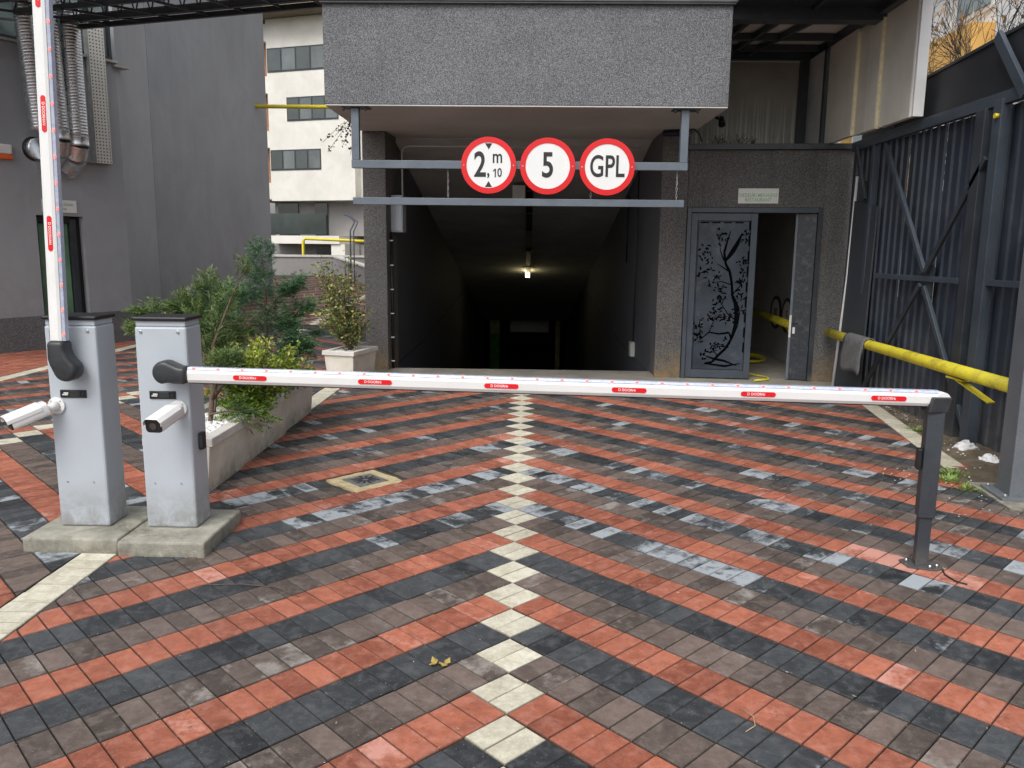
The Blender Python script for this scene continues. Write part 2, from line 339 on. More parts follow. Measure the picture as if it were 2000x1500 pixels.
def tag(o, label=None, cat=None, group=None, kind=None):
    if label: o['label'] = label
    if cat: o['category'] = cat
    if group: o['group'] = group
    if kind: o['kind'] = kind
    return o
def thing(name, loc, label, cat, group=None):
    o = bpy.data.objects.new(name, None); C.objects.link(o); o.location = loc; o.empty_display_size = .1
    POS[o.name] = Vector(loc); return tag(o, label, cat, group)
def bx(name, m, parent, *a, bevel=0, **k):
    b = MB(); b.T = k.get('T'); b.box(*a); return b.build(name, m, parent, bevel)
def tb(name, m, parent, pts, r, n=10, bevel=0):
    b = MB(); b.tube(pts, r, n); return b.build(name, m, parent)
def frameT(origin, xdir):
    x = Vector(xdir).normalized(); z = Vector((0, 0, 1)); y = z.cross(x)
    m = Matrix((x, y, z)).transposed().to_4x4(); m.translation = Vector(origin); return m
def text(name, s, size, m, T, parent, sx=1, ext=.001, off=0, ax='CENTER', spacing=1):
    """flat lettering lying in T's XZ plane, facing -Y of T"""
    cu = bpy.data.curves.new(name, 'FONT'); cu.body = s; cu.size = size; cu.extrude = ext; cu.offset = off; cu.align_x = ax; cu.align_y = 'CENTER'; cu.space_character = spacing; cu.resolution_u = 6
    o = bpy.data.objects.new('tmp', cu); C.objects.link(o)
    dg = bpy.context.evaluated_depsgraph_get(); dg.update()
    me = bpy.data.meshes.new_from_object(o.evaluated_get(dg)); bpy.data.objects.remove(o); 
    R = T@Matrix.Rotation(PI/2, 4, 'X')@Matrix.Diagonal((sx, 1, 1, 1))
    base = POS.get(parent.name, Vector((0, 0, 0))) if parent else Vector((0, 0, 0))
    me.transform(Matrix.Translation(-base)@R); me.materials.clear(); me.materials.append(m); me.name = name
    ob = bpy.data.objects.new(name, me); C.objects.link(ob)
    if parent: ob.parent = parent
    return ob
rnd = random.Random(7)
# ================================================================ SETTING: ground
def zg(x, y):      # the courtyard climbs gently behind the garage
    return 0 if y < 12 else min((y-12)*.05, .72)
g = MB()
# ground sheet with an opening for the garage ramp
XS = [-200, -60, -30, -14, -8, -5, -1.79, 1.69, 5, 12, 60, 200]; YS = [-60, -10, 0, 4, 8.44, 12, 16, 20, 26.4, 40, 60, 220]
ids = {}
for i, x in enumerate(XS):
    for j, y in enumerate(YS): ids[i, j] = g.pt((x, y, zg(x, y)-.012 if x < -1 else min(zg(x, y), 0)-.012 if y < 12 else zg(x, y)-.012))
for i in range(len(XS)-1):
    for j in range(len(YS)-1):
        if XS[i] == -1.79 and YS[j] >= 8.4 and YS[j] < 50: continue
        g.face((ids[i, j], ids[i+1, j], ids[i+1, j+1], ids[i, j+1]))
tag(g.build('ground', M['sand']), kind='structure')
pav = thing('pavement', (0, 0, 0), None, None); pav['kind'] = 'structure'
# ---- pavers
S = .282843; D = math.sqrt(.5)
def clipx(poly, a, b, c):      # keep a*x+b*y <= c
    out = []
    for k in range(len(poly)):
        p, q = poly[k], poly[(k+1) % len(poly)]; dp = a*p[0]+b*p[1]-c; dq = a*q[0]+b*q[1]-c
        if dp <= 0: out.append(p)
        if (dp < 0 < dq) or (dq < 0 < dp):
            t = dp/(dp-dq); out.append((p[0]+(q[0]-p[0])*t, p[1]+(q[1]-p[1])*t))
    return out
def area(p): return abs(sum(p[i][0]*p[(i+1) % len(p)][1]-p[(i+1) % len(p)][0]*p[i][1] for i in range(len(p))))/2
PAV = []     # (poly, colour, bloom)
def add_paver(poly, col, clips=(), bloom=0):
    for c in clips:
        poly = clipx(poly, *c)
        if len(poly) < 3: return
    if area(poly) < .0006: return
    PAV.append((poly, col, bloom))
def quad(p, d, e, l, w): return [p, (p[0]+d[0]*l, p[1]+d[1]*l), (p[0]+d[0]*l+e[0]*w, p[1]+d[1]*l+e[1]*w), (p[0]+e[0]*w, p[1]+e[1]*w)]
def chevron(xs, phase, n0, n1, L, R, clips, bloomf, ok, kmaxL, kmaxR):
    for n in range(n0, n1):
        y0 = phase+n*S; col = ('p_black', 'p_red', 'p_brown')[n % 3]
        # the cream diamond on the spine: two pavers side by side
        for h in (0, 1):
            p = (xs-S/2+h*S/4, y0+S/2-h*S/4)
            q = quad(p, (D, D), (D, -D), .2, .1); c = (xs, y0+S/2)
            if ok(*c): add_paver(q, 'p_white', clips, 0)
        for side, km in ((-1, kmaxL), (1, kmaxR)):
            for k in range(km):
                p = (xs+side*(S/2+k*.1*D), y0+S/2-k*.1*D)
                q = [p, (xs+side*(k*.1*D), y0-k*.1*D), (xs+side*((k+1)*.1*D), y0-(k+1)*.1*D), (xs+side*(S/2+(k+1)*.1*D), y0+S/2-(k+1)*.1*D)]
                cx = sum(a[0] for a in q)/4; cy_ = sum(a[1] for a in q)/4
                if not ok(cx, cy_): continue
                add_paver(q, col, clips, bloomf(cx, cy_, col, n, side))
def bloom_main(x, y, col, n, side):
    r = rnd.random()
    if col == 'p_black':
        if side > 0: p = .85 if (y > 1.4 and n >= 8) else (.10 if y > .8 else .01)
        else: p = .8 if (y > 2.2 and n >= 8) else (.12 if x < -1.3 and y > .4 else .01)
        pos = abs(x)*1.414; cl = .5+.32*math.sin(n*5.3+side*1.7+pos*2.1)+.18*math.sin(n*2.9+pos*5.3+1)
        lim = 1.0 if n in (9, 12) else .62 if n == 15 else .34
        if y > 5: p *= .8
        p *= lim*(.62+1.0*cl)
        return rnd.uniform(.38, .9)+.12*(cl-.5) if r < p else rnd.uniform(0, .38)
    if col == 'p_red':
        if math.hypot(x-2.1, (y-1.72)*1.3) < .42: return rnd.uniform(.9, 1.2)
        return rnd.uniform(.5, .95) if r < (.30 if y > 2.2 else .12) else rnd.uniform(0, .45)
    return rnd.uniform(.5, .95) if r < .4 else rnd.uniform(0, .45)
bL = (1, 0)      # main field limits
def ok_main(x, y):
    if y > 7.75 or y < -1.0 or x < -2.3: return False
    if y > 3.75: return x < 3.30+(y-3.72)*.165+.2
    if 2.62 < y: return x < 3.12+(3.75-y)*.12
    return x < 4.9
def in_drain(x, y): return abs(x+1.075)+abs(y-3.12) < .29
def ok_main2(x, y): return ok_main(x, y) and not in_drain(x, y)
chevron(0, 0, -22, 46, 0, 0, [(-1, 0, 2.108)], bloom_main, ok_main2, 30, 72)
def border_line(y): return 3.28+(y-3.83)*.158
PAV = [p for p in PAV if True]
P2 = []
for poly, col, bl in PAV:
    cyy = sum(a[1] for a in poly)/len(poly)
    if cyy > 3.80:
        q = clipx(poly, 1, -.158, 3.28-3.83*.158)
        if len(q) >= 3 and area(q) > .0006: P2.append((q, col, bl))
    else: P2.append((poly, col, bl))
PAV = P2
# cream borders
y = -1.0
while y < 13.5:
    for xl, xr in ((-2.312, -2.112),):
        if not (1.68 < y < 2.2 and False): add_paver([(xl, y), (xr, y), (xr, y+.1), (xl, y+.1)], 'p_white', (), 0)
    y += .1
y = 3.72
while y < 7.7:
    a0, a1 = border_line(y), border_line(y+.2)
    add_paver([(a0, y), (a0+.17, y-.03), (a1+.17, y+.17), (a1, y+.2)], 'p_white', (), 0); y += .2
y = 4.6
while y < 13.5:
    add_paver([(-6.42, y), (-6.22, y), (-6.22, y+.1), (-6.42, y+.1)], 'p_white', (), 0); y += .1
# left field
def bloom_left(x, y, col, n, side):
    r = rnd.random()
    if col == 'p_black': return rnd.uniform(.5, .9) if r < (.35 if y < 3 else .15) else rnd.uniform(0, .35)
    return rnd.uniform(.4, .75) if r < .2 else rnd.uniform(0, .4)
chevron(-4.26, 3.39-S*12, -14, 46, 0, 0, [(1, 0, -2.316), (-1, 0, 6.218)], bloom_left, lambda x, y: -6.4 < x < -2.2 and -.8 < y < 13.4 and not (x < -4.6 and y < 1.8), 30, 30)
# plain red strip beside the grey building
y = 5.0
r_ = 0
while y < 12.2:
    x = -6.425-.0
    k = 0
    while x > -8.6:
        if (x+8.3) > 0 or y > 6: add_paver([(x-.2, y), (x, y), (x, y+.1), (x-.2, y+.1)], 'p_red', ((1, 0, -6.424),), rnd.random()*.4)
        x -= .2
    y += .1
# far courtyard on the slope: flat bands of pavers, coarser rows read as stripes
NEAR = len(PAV)
chevron(-4.26, 3.39, 36, 84, 0, 0, [(1, 0, -1.9), (-1, 0, 9.5)], lambda *a: rnd.random()*.4, lambda x, y: -9.4 < x < -1.9 and 13.45 < y < 24.6 and x > -9.4, 60, 40)
KEYS = ['p_black', 'p_red', 'p_brown', 'p_white']
def paver_geo(mb, poly, bloom):
    n = len(poly); cx = sum(p[0] for p in poly)/n; cy_ = sum(p[1] for p in poly)/n
    if (poly[1][0]-poly[0][0])*(poly[2][1]-poly[1][1])-(poly[1][1]-poly[0][1])*(poly[2][0]-poly[1][0]) < 0: poly = poly[::-1]
    dz = rnd.gauss(0, .0009); tx = rnd.gauss(0, .008); ty = rnd.gauss(0, .008); tone = (rnd.random(), bloom, rnd.random())
    def ring(d, z, e, sc=None):
        out = []
        for px, py in poly:
            vx, vy = cx-px, cy_-py; L = math.hypot(vx, vy)
            t = sc if sc is not None else min(.6, d/max(L, 1e-6))
            qx, qy = px+vx*t, py+vy*t
            out.append(mb.pt((qx, qy, z+dz+tx*(qx-cx)+ty*(qy-cy_)+zg(qx, qy)))); mb.tone.append((*tone, e))
        return out
    a = ring(0, 0, 0, .42); b = ring(.010, 0, .62); c = ring(.0034, -.0045, 1); d = ring(.0034, -.03, 1)
    mb.face(a)
    for r0, r1 in ((b, a), (c, b), (d, c)):
        for k in range(n): mb.face((r0[k], r0[(k+1) % n], r1[(k+1) % n], r1[k]))
# the pavers that show largest become objects of their own, the rest are joined per colour
sc_ = []
for i, (poly, col, bl) in enumerate(PAV[:NEAR]):
    cx = sum(p[0] for p in poly)/len(poly); cy_ = sum(p[1] for p in poly)/len(poly)
    q = proj((cx, cy_, 0))
    if q and -20 < q[0] < 2020 and -20 < q[1] < 1520: sc_.append((area(poly)/q[2]**3, i))
sc_.sort(reverse=True); single = set(i for _, i in sc_[:298])
for i in sorted(single):
    poly, col, bl = PAV[i]; b = MB(); b.tone = []; paver_geo(b, poly, bl)
    c = (sum(p[0] for p in poly)/len(poly), sum(p[1] for p in poly)/len(poly), 0)
    b.build('paver', M[col], pav, loc=c)
b = MB(); b.tone = []
for i, (poly, col, bl) in enumerate(PAV):
    if i in single: continue
    k0 = len(b.f); paver_geo(b, poly, bl)
    for k in range(k0, len(b.f)): b.mi[k] = KEYS.index(col)
tag(b.build('paver_field', [M[k] for k in KEYS], pav), kind='stuff')
# concrete strip in front of the ramp, dry soil strip, drain
b = MB(); b.hexa([(-2.1, 7.7, -.03), (4.2, 7.2, -.03), (4.2, 8.2, -.03), (1.69, 8.44, -.03), (-1.79, 8.46, -.03), (-2.1, 8.3, -.03)],
                 [(-2.1, 7.7, .004), (4.2, 7.2, .004), (4.2, 8.2, .004), (1.69, 8.44, .004), (-1.79, 8.46, .004), (-2.1, 8.3, .004)])
tag(b.build('concrete_apron', M['floorc']), kind='structure')
b = MB(); NX, NY = 26, 90
for j in range(NY+1):
    for i in range(NX+1):
        y = 2.62+j*(5.1/NY); xl = (border_line(y)+.16) if y > 3.72 else 3.12+(3.75-y)*.12
        x = xl+(4.6-xl)*i/NX; e = min(i/3, 1)
        b.pt((x, y, -.008+e*(.012+.02*math.sin(x*9+y*5)*math.sin(y*7)+rnd.uniform(-.006, .006))))
for j in range(NY):
    for i in range(NX):
        k = j*(NX+1)+i; b.face((k, k+1, k+NX+2, k+NX+1), 0, True)
tag(b.build('soil_strip', M['dirt']), kind='structure')
dr = thing('floor_drain', (-1.075, 3.12, 0), 'square metal drain grate set diamond-wise in yellowish mortar in the striped paving', 'drain')
b = MB(); c0 = Vector((-1.075, 3.12, 0)); rr = .285
pts = []
for k in range(32):
    a = 2*PI*k/32+PI/4*0; q = rr/(abs(math.cos(a))+abs(math.sin(a)))*rnd.uniform(.93, 1.03); pts.append((c0.x+q*math.cos(a), c0.y+q*math.sin(a)))
b.prism(pts, -.03, .002, lambda x, y, z: (x, y, z)); b.build('mortar_patch', M['cream'], dr)
b = MB(); q = .165; b.prism([(c0.x+q, c0.y), (c0.x, c0.y+q), (c0.x-q, c0.y), (c0.x, c0.y-q)], .001, .007, lambda x, y, z: (x, y, z)); b.build('drain_plate', M['drain'], dr, .001)
b = MB()
for k in range(12):
    a = 2*PI*k/12+.1; d = Vector((math.cos(a), math.sin(a), 0)); e = Vector((-d.y, d.x, 0))*.007
    p0, p1 = c0+d*.022, c0+d*(.085 if k % 2 else .1); b.hexa([p0-e+Vector((0, 0, .0075)), p1-e*1.6+Vector((0, 0, .0075)), p1+e*1.6+Vector((0, 0, .0075)), p0+e+Vector((0, 0, .0075))], [p0-e+Vector((0, 0, .0085)), p1-e*1.6+Vector((0, 0, .0085)), p1+e*1.6+Vector((0, 0, .0085)), p0+e+Vector((0, 0, .0085))])
b.build('drain_slots', M['black'], dr)
# ================================================================ the garage entrance building
ent = thing('garage_entrance', (0, 8, 0), 'grey mosaic-rendered garage entrance with deep overhanging canopy and sloping tunnel', 'garage entrance')
A0 = Vector((-2.10, 8.28, 0)); FD = Vector((.9957, -.0921, 0)); FT = frameT(A0, FD)      # facade frame: x along, y inwards
def fb(name, m, u0, u1, v0, v1, z0, z1, bevel=0, parent=None):
    b = MB(); b.T = FT; b.box(u0, u1, v0, v1, z0, z1); return b.build(name, m, parent or ent, bevel)
fb('column', M['mosaic_shaded'], 0, .305, 0, .55, -.02, 3.075, .008)
fb('pier', M['mosaic_shaded'], 3.80, 4.128, 0, .35, -.02, 3.0, .008)
fb('lintel_wall', M['mosaic_shaded'], 4.13, 5.755, .003, .33, 2.15, 2.83)
fb('side_wall', M['mosaic_shaded'], 5.757, 6.45, .001, .33, -.02, 2.83)
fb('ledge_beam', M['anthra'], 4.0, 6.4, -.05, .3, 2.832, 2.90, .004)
# canopy
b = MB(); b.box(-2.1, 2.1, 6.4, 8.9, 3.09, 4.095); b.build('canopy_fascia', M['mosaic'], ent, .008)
b = MB(); b.box(-2.095, 2.095, 6.404, 9.0, 3.078, 3.0895); b.build('soffit', M['soffit'], ent)
b = MB(); b.box(-2.14, 2.14, 6.35, 8.95, 4.097, 4.35); b.box(-2.12, 2.12, 6.362, 6.40, 4.078, 4.0965); b.build('canopy_cap', mat('grey_green_cap_sheet', (.09, .10, .10), .5), ent, .004)
# tunnel shell: walls, sloping ceiling, ramp
def zr(y): return 0 if y < 8.5 else -.2*(y-8.5) if y < 28.5 else -4.0
def zc(y): return 3.07 if y < 9 else 3.07-.197*(y-9)
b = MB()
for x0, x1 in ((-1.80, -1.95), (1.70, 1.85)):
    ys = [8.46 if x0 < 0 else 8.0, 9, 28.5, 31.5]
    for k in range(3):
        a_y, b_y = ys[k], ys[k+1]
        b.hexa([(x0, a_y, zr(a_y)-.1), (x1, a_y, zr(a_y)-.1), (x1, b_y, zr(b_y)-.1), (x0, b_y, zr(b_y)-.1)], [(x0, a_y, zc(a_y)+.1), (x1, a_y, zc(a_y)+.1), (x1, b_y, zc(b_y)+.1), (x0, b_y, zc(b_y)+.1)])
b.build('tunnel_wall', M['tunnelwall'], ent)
b = MB()
for a_y, b_y in ((8.9, 9.0), (9.0, 31.5)):
    b.hexa([(-1.8, a_y, zc(a_y)), (1.7, a_y, zc(a_y)), (1.7, b_y, zc(b_y)), (-1.8, b_y, zc(b_y))], [(-1.8, a_y, zc(a_y)+.2), (1.7, a_y, zc(a_y)+.2), (1.7, b_y, zc(b_y)+.2), (-1.8, b_y, zc(b_y)+.2)])
b.build('tunnel_ceiling', M['tunnelceil'], ent)
b = MB()
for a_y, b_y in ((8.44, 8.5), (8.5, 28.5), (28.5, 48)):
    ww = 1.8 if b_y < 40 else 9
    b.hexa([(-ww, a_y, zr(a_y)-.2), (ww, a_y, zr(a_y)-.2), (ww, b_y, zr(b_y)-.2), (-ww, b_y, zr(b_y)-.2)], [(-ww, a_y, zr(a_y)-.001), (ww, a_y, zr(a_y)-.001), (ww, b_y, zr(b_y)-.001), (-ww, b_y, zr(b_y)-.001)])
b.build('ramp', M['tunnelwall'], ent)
# underground hall at the foot of the ramp
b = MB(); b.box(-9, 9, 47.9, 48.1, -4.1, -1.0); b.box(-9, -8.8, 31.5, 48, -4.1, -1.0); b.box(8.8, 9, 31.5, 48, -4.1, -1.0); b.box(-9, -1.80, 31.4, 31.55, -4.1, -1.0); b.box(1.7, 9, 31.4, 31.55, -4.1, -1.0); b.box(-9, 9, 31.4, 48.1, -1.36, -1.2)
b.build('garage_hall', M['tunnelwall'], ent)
b = MB(); b.box(-1.62, -1.2, 33.0, 33.3, -2.1, -1.4); b.build('hall_pillar', M['creampaint'], ent)
b = MB(); b.box(-1.62, -1.2, 32.99, 33.3, -3.99, -2.103); b.build('hall_pillar_band', M['greenpaint'], ent)
b = MB(); b.box(1.25, 1.45, 32.4, 32.6, -3.99, -1.4); b.build('hall_pillar', M['creampaint'], ent)
b = MB(); b.box(-.75, 1.0, 33.8, 34.1, -2.1, -1.6); b.build('hall_beam', M['tunnelceil'], ent)
gl = bpy.data.lights.new('hall_lamp_light', 'AREA'); gl.energy = .22; gl.size = .6; gl.color = (1, .95, .8)
go = bpy.data.objects.new('hall_lamp_light', gl); C.objects.link(go); go.location = (0, 32.3, -1.5); go.rotation_euler = (0, 0, 0)
# electric box, pipe with clips, conduits
eb = thing('electric_cabinet', (-1.7, 8.5, 1.82), 'grey electric box fixed high on the left tunnel wall beside the column', 'electric box')
bx('box_body', M['cabinet'], eb, -1.797, -1.62, 8.50, 8.80, 1.82, 2.3, bevel=.006)
bx('box_door', M['cabinet'], eb, -1.785, -1.632, 8.485, 8.5, 1.84, 2.28, bevel=.003)
pp = thing('black_downpipe', (-1.76, 8.5, 0), 'thin black pipe with white clips running down the left tunnel edge', 'pipe')
tb('pipe', M['black'], pp, [(-1.765, 8.43, 0), (-1.765, 8.43, 1.82)], .022)
for z in (.1, .42, .74, 1.06, 1.38, 1.7): bx('clip', M['white'], pp, -1.79, -1.738, 8.40, 8.42, z, z+.014)
cd = thing('wall_conduit', (1.68, 10, 0), 'thin grey conduit ending in a white switch box on the right tunnel wall', 'conduit')
tb('conduit', M['anthra'], cd, [(1.685, 10.1, 2.8), (1.685, 10.1, .2)], .012)
bx('switch_box', M['offwhite'], cd, 1.63, 1.698, 9.95, 10.15, 0.0, .22, bevel=.005)
tb('conduit', M['black'], cd, [(1.685, 11.3, 2.5), (1.685, 11.3, 1.4)], .012)
cc = thing('ceiling_conduit', (-1.2, 9, 3), 'pale conduit bent round the top left corner of the tunnel mouth', 'conduit')
tb('conduit', M['soffit'], cc, [(-1.64, 8.62, 2.3), (-1.64, 8.62, 2.85), (-1.62, 8.62, 2.91), (-1.56, 8.62, 2.94), (1.5, 8.62, 2.94)], .012)
ct = thing('cable_tray', (.06, 9.5, 2.8), 'black cable tray hung under the middle of the sloping tunnel ceiling', 'cable tray')
b = MB(); b.beam((.05, 9.6, zc(9.6)-.1), (.05, 19, zc(19)-.1), .12, .06); b.build('tray', M['black'], ct)
for y in (11, 12.5, 14, 16, 18): bx('hanger', M['anthra'], ct, -.13, .23, y, y+.02, zc(y)-.14, zc(y)-.125)
bx('speaker_box', M['offwhite'], ct, -.22, -.02, 10.9, 11.0, 2.40, 2.62)
lp = thing('tunnel_lamp', (.04, 19.3, .95), 'small glowing bulkhead lamp hanging in the middle of the dark tunnel', 'lamp')
tb('lamp_tube', M['lampglow'], lp, [(.025, 19.3, .86), (.025, 19.3, 1.06)], [.055, .055], 12)
bx('lamp_cap', M['black'], lp, -.05, .10, 19.24, 19.36, 1.063, 1.13)
pl = bpy.data.lights.new('tunnel_lamp_light', 'POINT'); pl.energy = 1.2; pl.color = (1, .85, .45); pl.shadow_soft_size = .08
po = bpy.data.objects.new('tunnel_lamp_light', pl); C.objects.link(po); po.location = (.025, 19.05, .93)
# ================================================================ height gauge with three signs
hg = thing('height_gauge_frame', (0, 6.5, 2.1), 'blue-grey steel portal hung from the canopy soffit carrying the three round signs', 'sign frame')
for x in (-1.80, 1.675):
    bx('hanger_post', M['steel'], hg, x-.04, x+.04, 6.46, 6.54, 2.536, 3.066, bevel=.003)
    b = MB(); b.box(x-.13, x+.15, 6.42, 6.60, 3.067, 3.077); b.build('ceiling_plate', M['anthra'], hg)
    for dx in (-.11, .12):
        tb('bolt', M['anthra'], hg, [(x+dx, 6.44, 3.066), (x+dx, 6.44, 3.03)], .012, 6)
bx('upper_bar', M['steel'], hg, -1.845, 1.72, 6.46, 6.54, 2.452, 2.534, bevel=.003)
lb = thing('clearance_bar', (0, 6.5, 2.1), 'blue-grey square steel bar hanging on short chains below the round signs', 'bar')
bx('bar', M['steel'], lb, -1.84, 1.70, 6.465, 6.535, 2.072, 2.147, bevel=.003)
for x in (-.82, .708, 1.62):
    b = MB(); z = 2.452; k = 0
    while z > 2.16:
        c = Vector((x, 6.5, z-.022)); w_ = .009
        ring = [c+(Vector((w_*math.cos(t), 0, .022*math.sin(t))) if k % 2 else Vector((0, w_*math.cos(t), .022*math.sin(t)))) for t in [2*PI*i/8 for i in range(9)]]
        b.tube(ring, .0028, 4, cap=False); z -= .034; k += 1
    b.build('chain', M['zincdull'], lb)
def disc(mb, c, r, y0, y1, n=64, mi=0):
    mb.prism([(c[0]+r*math.cos(2*PI*k/n), c[1]+r*math.sin(2*PI*k/n)) for k in range(n)][::-1], y0, y1, lambda x, z, y: (x, y, z), mi)
def annulus(mb, c, r0, r1, y0, y1, n=64):
    I = [[mb.pt((c[0]+r*math.cos(2*PI*k/n), y, c[1]+r*math.sin(2*PI*k/n))) for k in range(n)] for r, y in ((r0, y0), (r1, y0), (r1, y1), (r0, y1))]
    for k in range(n):
        j = (k+1) % n
        for q in range(4): mb.face((I[q][k], I[q][j], I[(q+1) % 4][j], I[(q+1) % 4][k]))
def sign(x, z, label, r=.292):
    t = thing('round_sign', (x, 6.44, z), label, 'road sign', 'round red-ringed signs above the tunnel')
    b = MB(); disc(b, (x, z), r-.004, 6.434, 6.45); b.build('sign_plate', M['signwhite'], t)
    b = MB(); annulus(b, (x, z), r*.80, r, 6.430, 6.452); b.build('red_ring', M['signred'], t)
    for s in (-1, 1):
        b = MB(); disc(b, (x+s*r*.9, z), .008, 6.427, 6.4295, 12); b.build('rivet', M['zincdull'], t)
    bx('bracket', M['anthra'], t, x-.2, x+.2, 6.4505, 6.4595, z-.03, z+.03)
    return t
def tx(t, s, size, x, z, sx=.75, off=.004): return text('lettering', s, size, M['ink'], Matrix.Translation((x, 6.4325, z)), t, sx, .0008, off)
s1 = sign(-.383, 2.487, 'leftmost round sign, reading 2,10 m between two black arrowheads')
tx(s1, '2', .36, -.474, 2.482, .74, .007); tx(s1, ',', .18, -.386, 2.435, .8, .004); tx(s1, 'm', .195, -.290, 2.572, .74, .003); tx(s1, '0', .125, -.266, 2.408, .8, .002)
b = MB(); b.prism([(-.318, 2.365), (-.305, 2.365), (-.305, 2.452), (-.316, 2.452), (-.334, 2.436), (-.334, 2.421), (-.318, 2.434)], 6.4315, 6.4338, lambda x, z, y: (x, y, z)); b.build('lettering', M['ink'], s1)
for sg in (1, -1):
    b = MB(); zz = 2.487+sg*.224; b.prism([(-.383-.038, zz), (-.383+.038, zz), (-.383, zz-sg*.062)][::(1 if sg < 0 else -1)], 6.4315, 6.4338, lambda x, z, y: (x, y, z)); b.build('arrowhead', M['ink'], s1)
s2 = sign(.242, 2.483, 'middle round sign, reading 5')
tx(s2, '5', .36, .242, 2.482, .76, .007)
s3 = sign(.868, 2.479, 'rightmost round sign, reading GPL')
tx(s3, 'GPL', .315, .868, 2.475, .68, .004)
# ================================================================ barrier cabinets
def rbox(name, m, parent, x0, x1, y0, y1, z0, z1, r=.01): return bx(name, m, parent, x0, x1, y0, y1, z0, z1, bevel=r)
sbl = {}
for nm, x0, x1, y0, y1, lab in (('l', -2.625, -2.108, 1.70, 2.26, 'left concrete plinth block under the barrier with the raised boom'), ('r', -2.096, -1.632, 1.665, 2.22, 'right concrete plinth block under the barrier with the lowered boom')):
    b = MB(); b.box(x0, x1, y0, y1, -.02, .08); o = b.build('concrete_block', M['concrete'], None, .012, 2)
    tag(o, lab, 'concrete block', 'concrete blocks under the barriers')
def cabinet(x0, label):
    x1 = x0+.278; y0, y1 = 1.886, 2.085
    t = thing('barrier_cabinet', (x0, y0, .08), label, 'barrier', 'barrier cabinets')
    rbox('cabinet_body', M['cabinet'], t, x0, x1, y0, y1, .081, 1.195, .012)
    rbox('collar', M['cabinet'], t, x0+.006, x1-.006, y0+.006, y1-.006, 1.196, 1.225, .004)
    rbox('lid', M['black'], t, x0-.008, x1+.008, y0-.01, y1+.01, 1.226, 1.248, .008)
    for dx in (.035, .235):
        b = MB(); disc(b, (x0+dx, 1.168), .0085, y0-.006, y0, 16); b.build('lid_screw', M['zinc'], t, .002)
    for dx in (.06, .205):
        b = MB(); disc(b, (x0+dx, .335), .005, y0-.003, y0, 12); b.build('rivet', M['zincdull'], t)
    rbox('name_plate', M['black'], t, x0+.062, x0+.205, y0-.007, y0-.0005, .806, .850, .003)
    b = MB(); b.box(x0+.075, x0+.105, y0-.0085, y0-.0072, .820, .826); b.box(x0+.083, x0+.108, y0-.0085, y0-.0072, .828, .836); b.build('logo_print', M['offwhite'], t)
    rbox('key_cover', M['rubber'], t, x0+.118, x0+.172, y0-.010, y0-.0072, .812, .844, .002)
    b = MB(); disc(b, (x0+.188, .828), .007, y0-.010, y0-.0072, 16); b.build('lock', M['rubber'], t)
    return t
cabR = cabinet(-2.035, 'right grey barrier cabinet holding the lowered boom')
cabL = cabinet(-2.520, 'left grey barrier cabinet holding the raised boom')
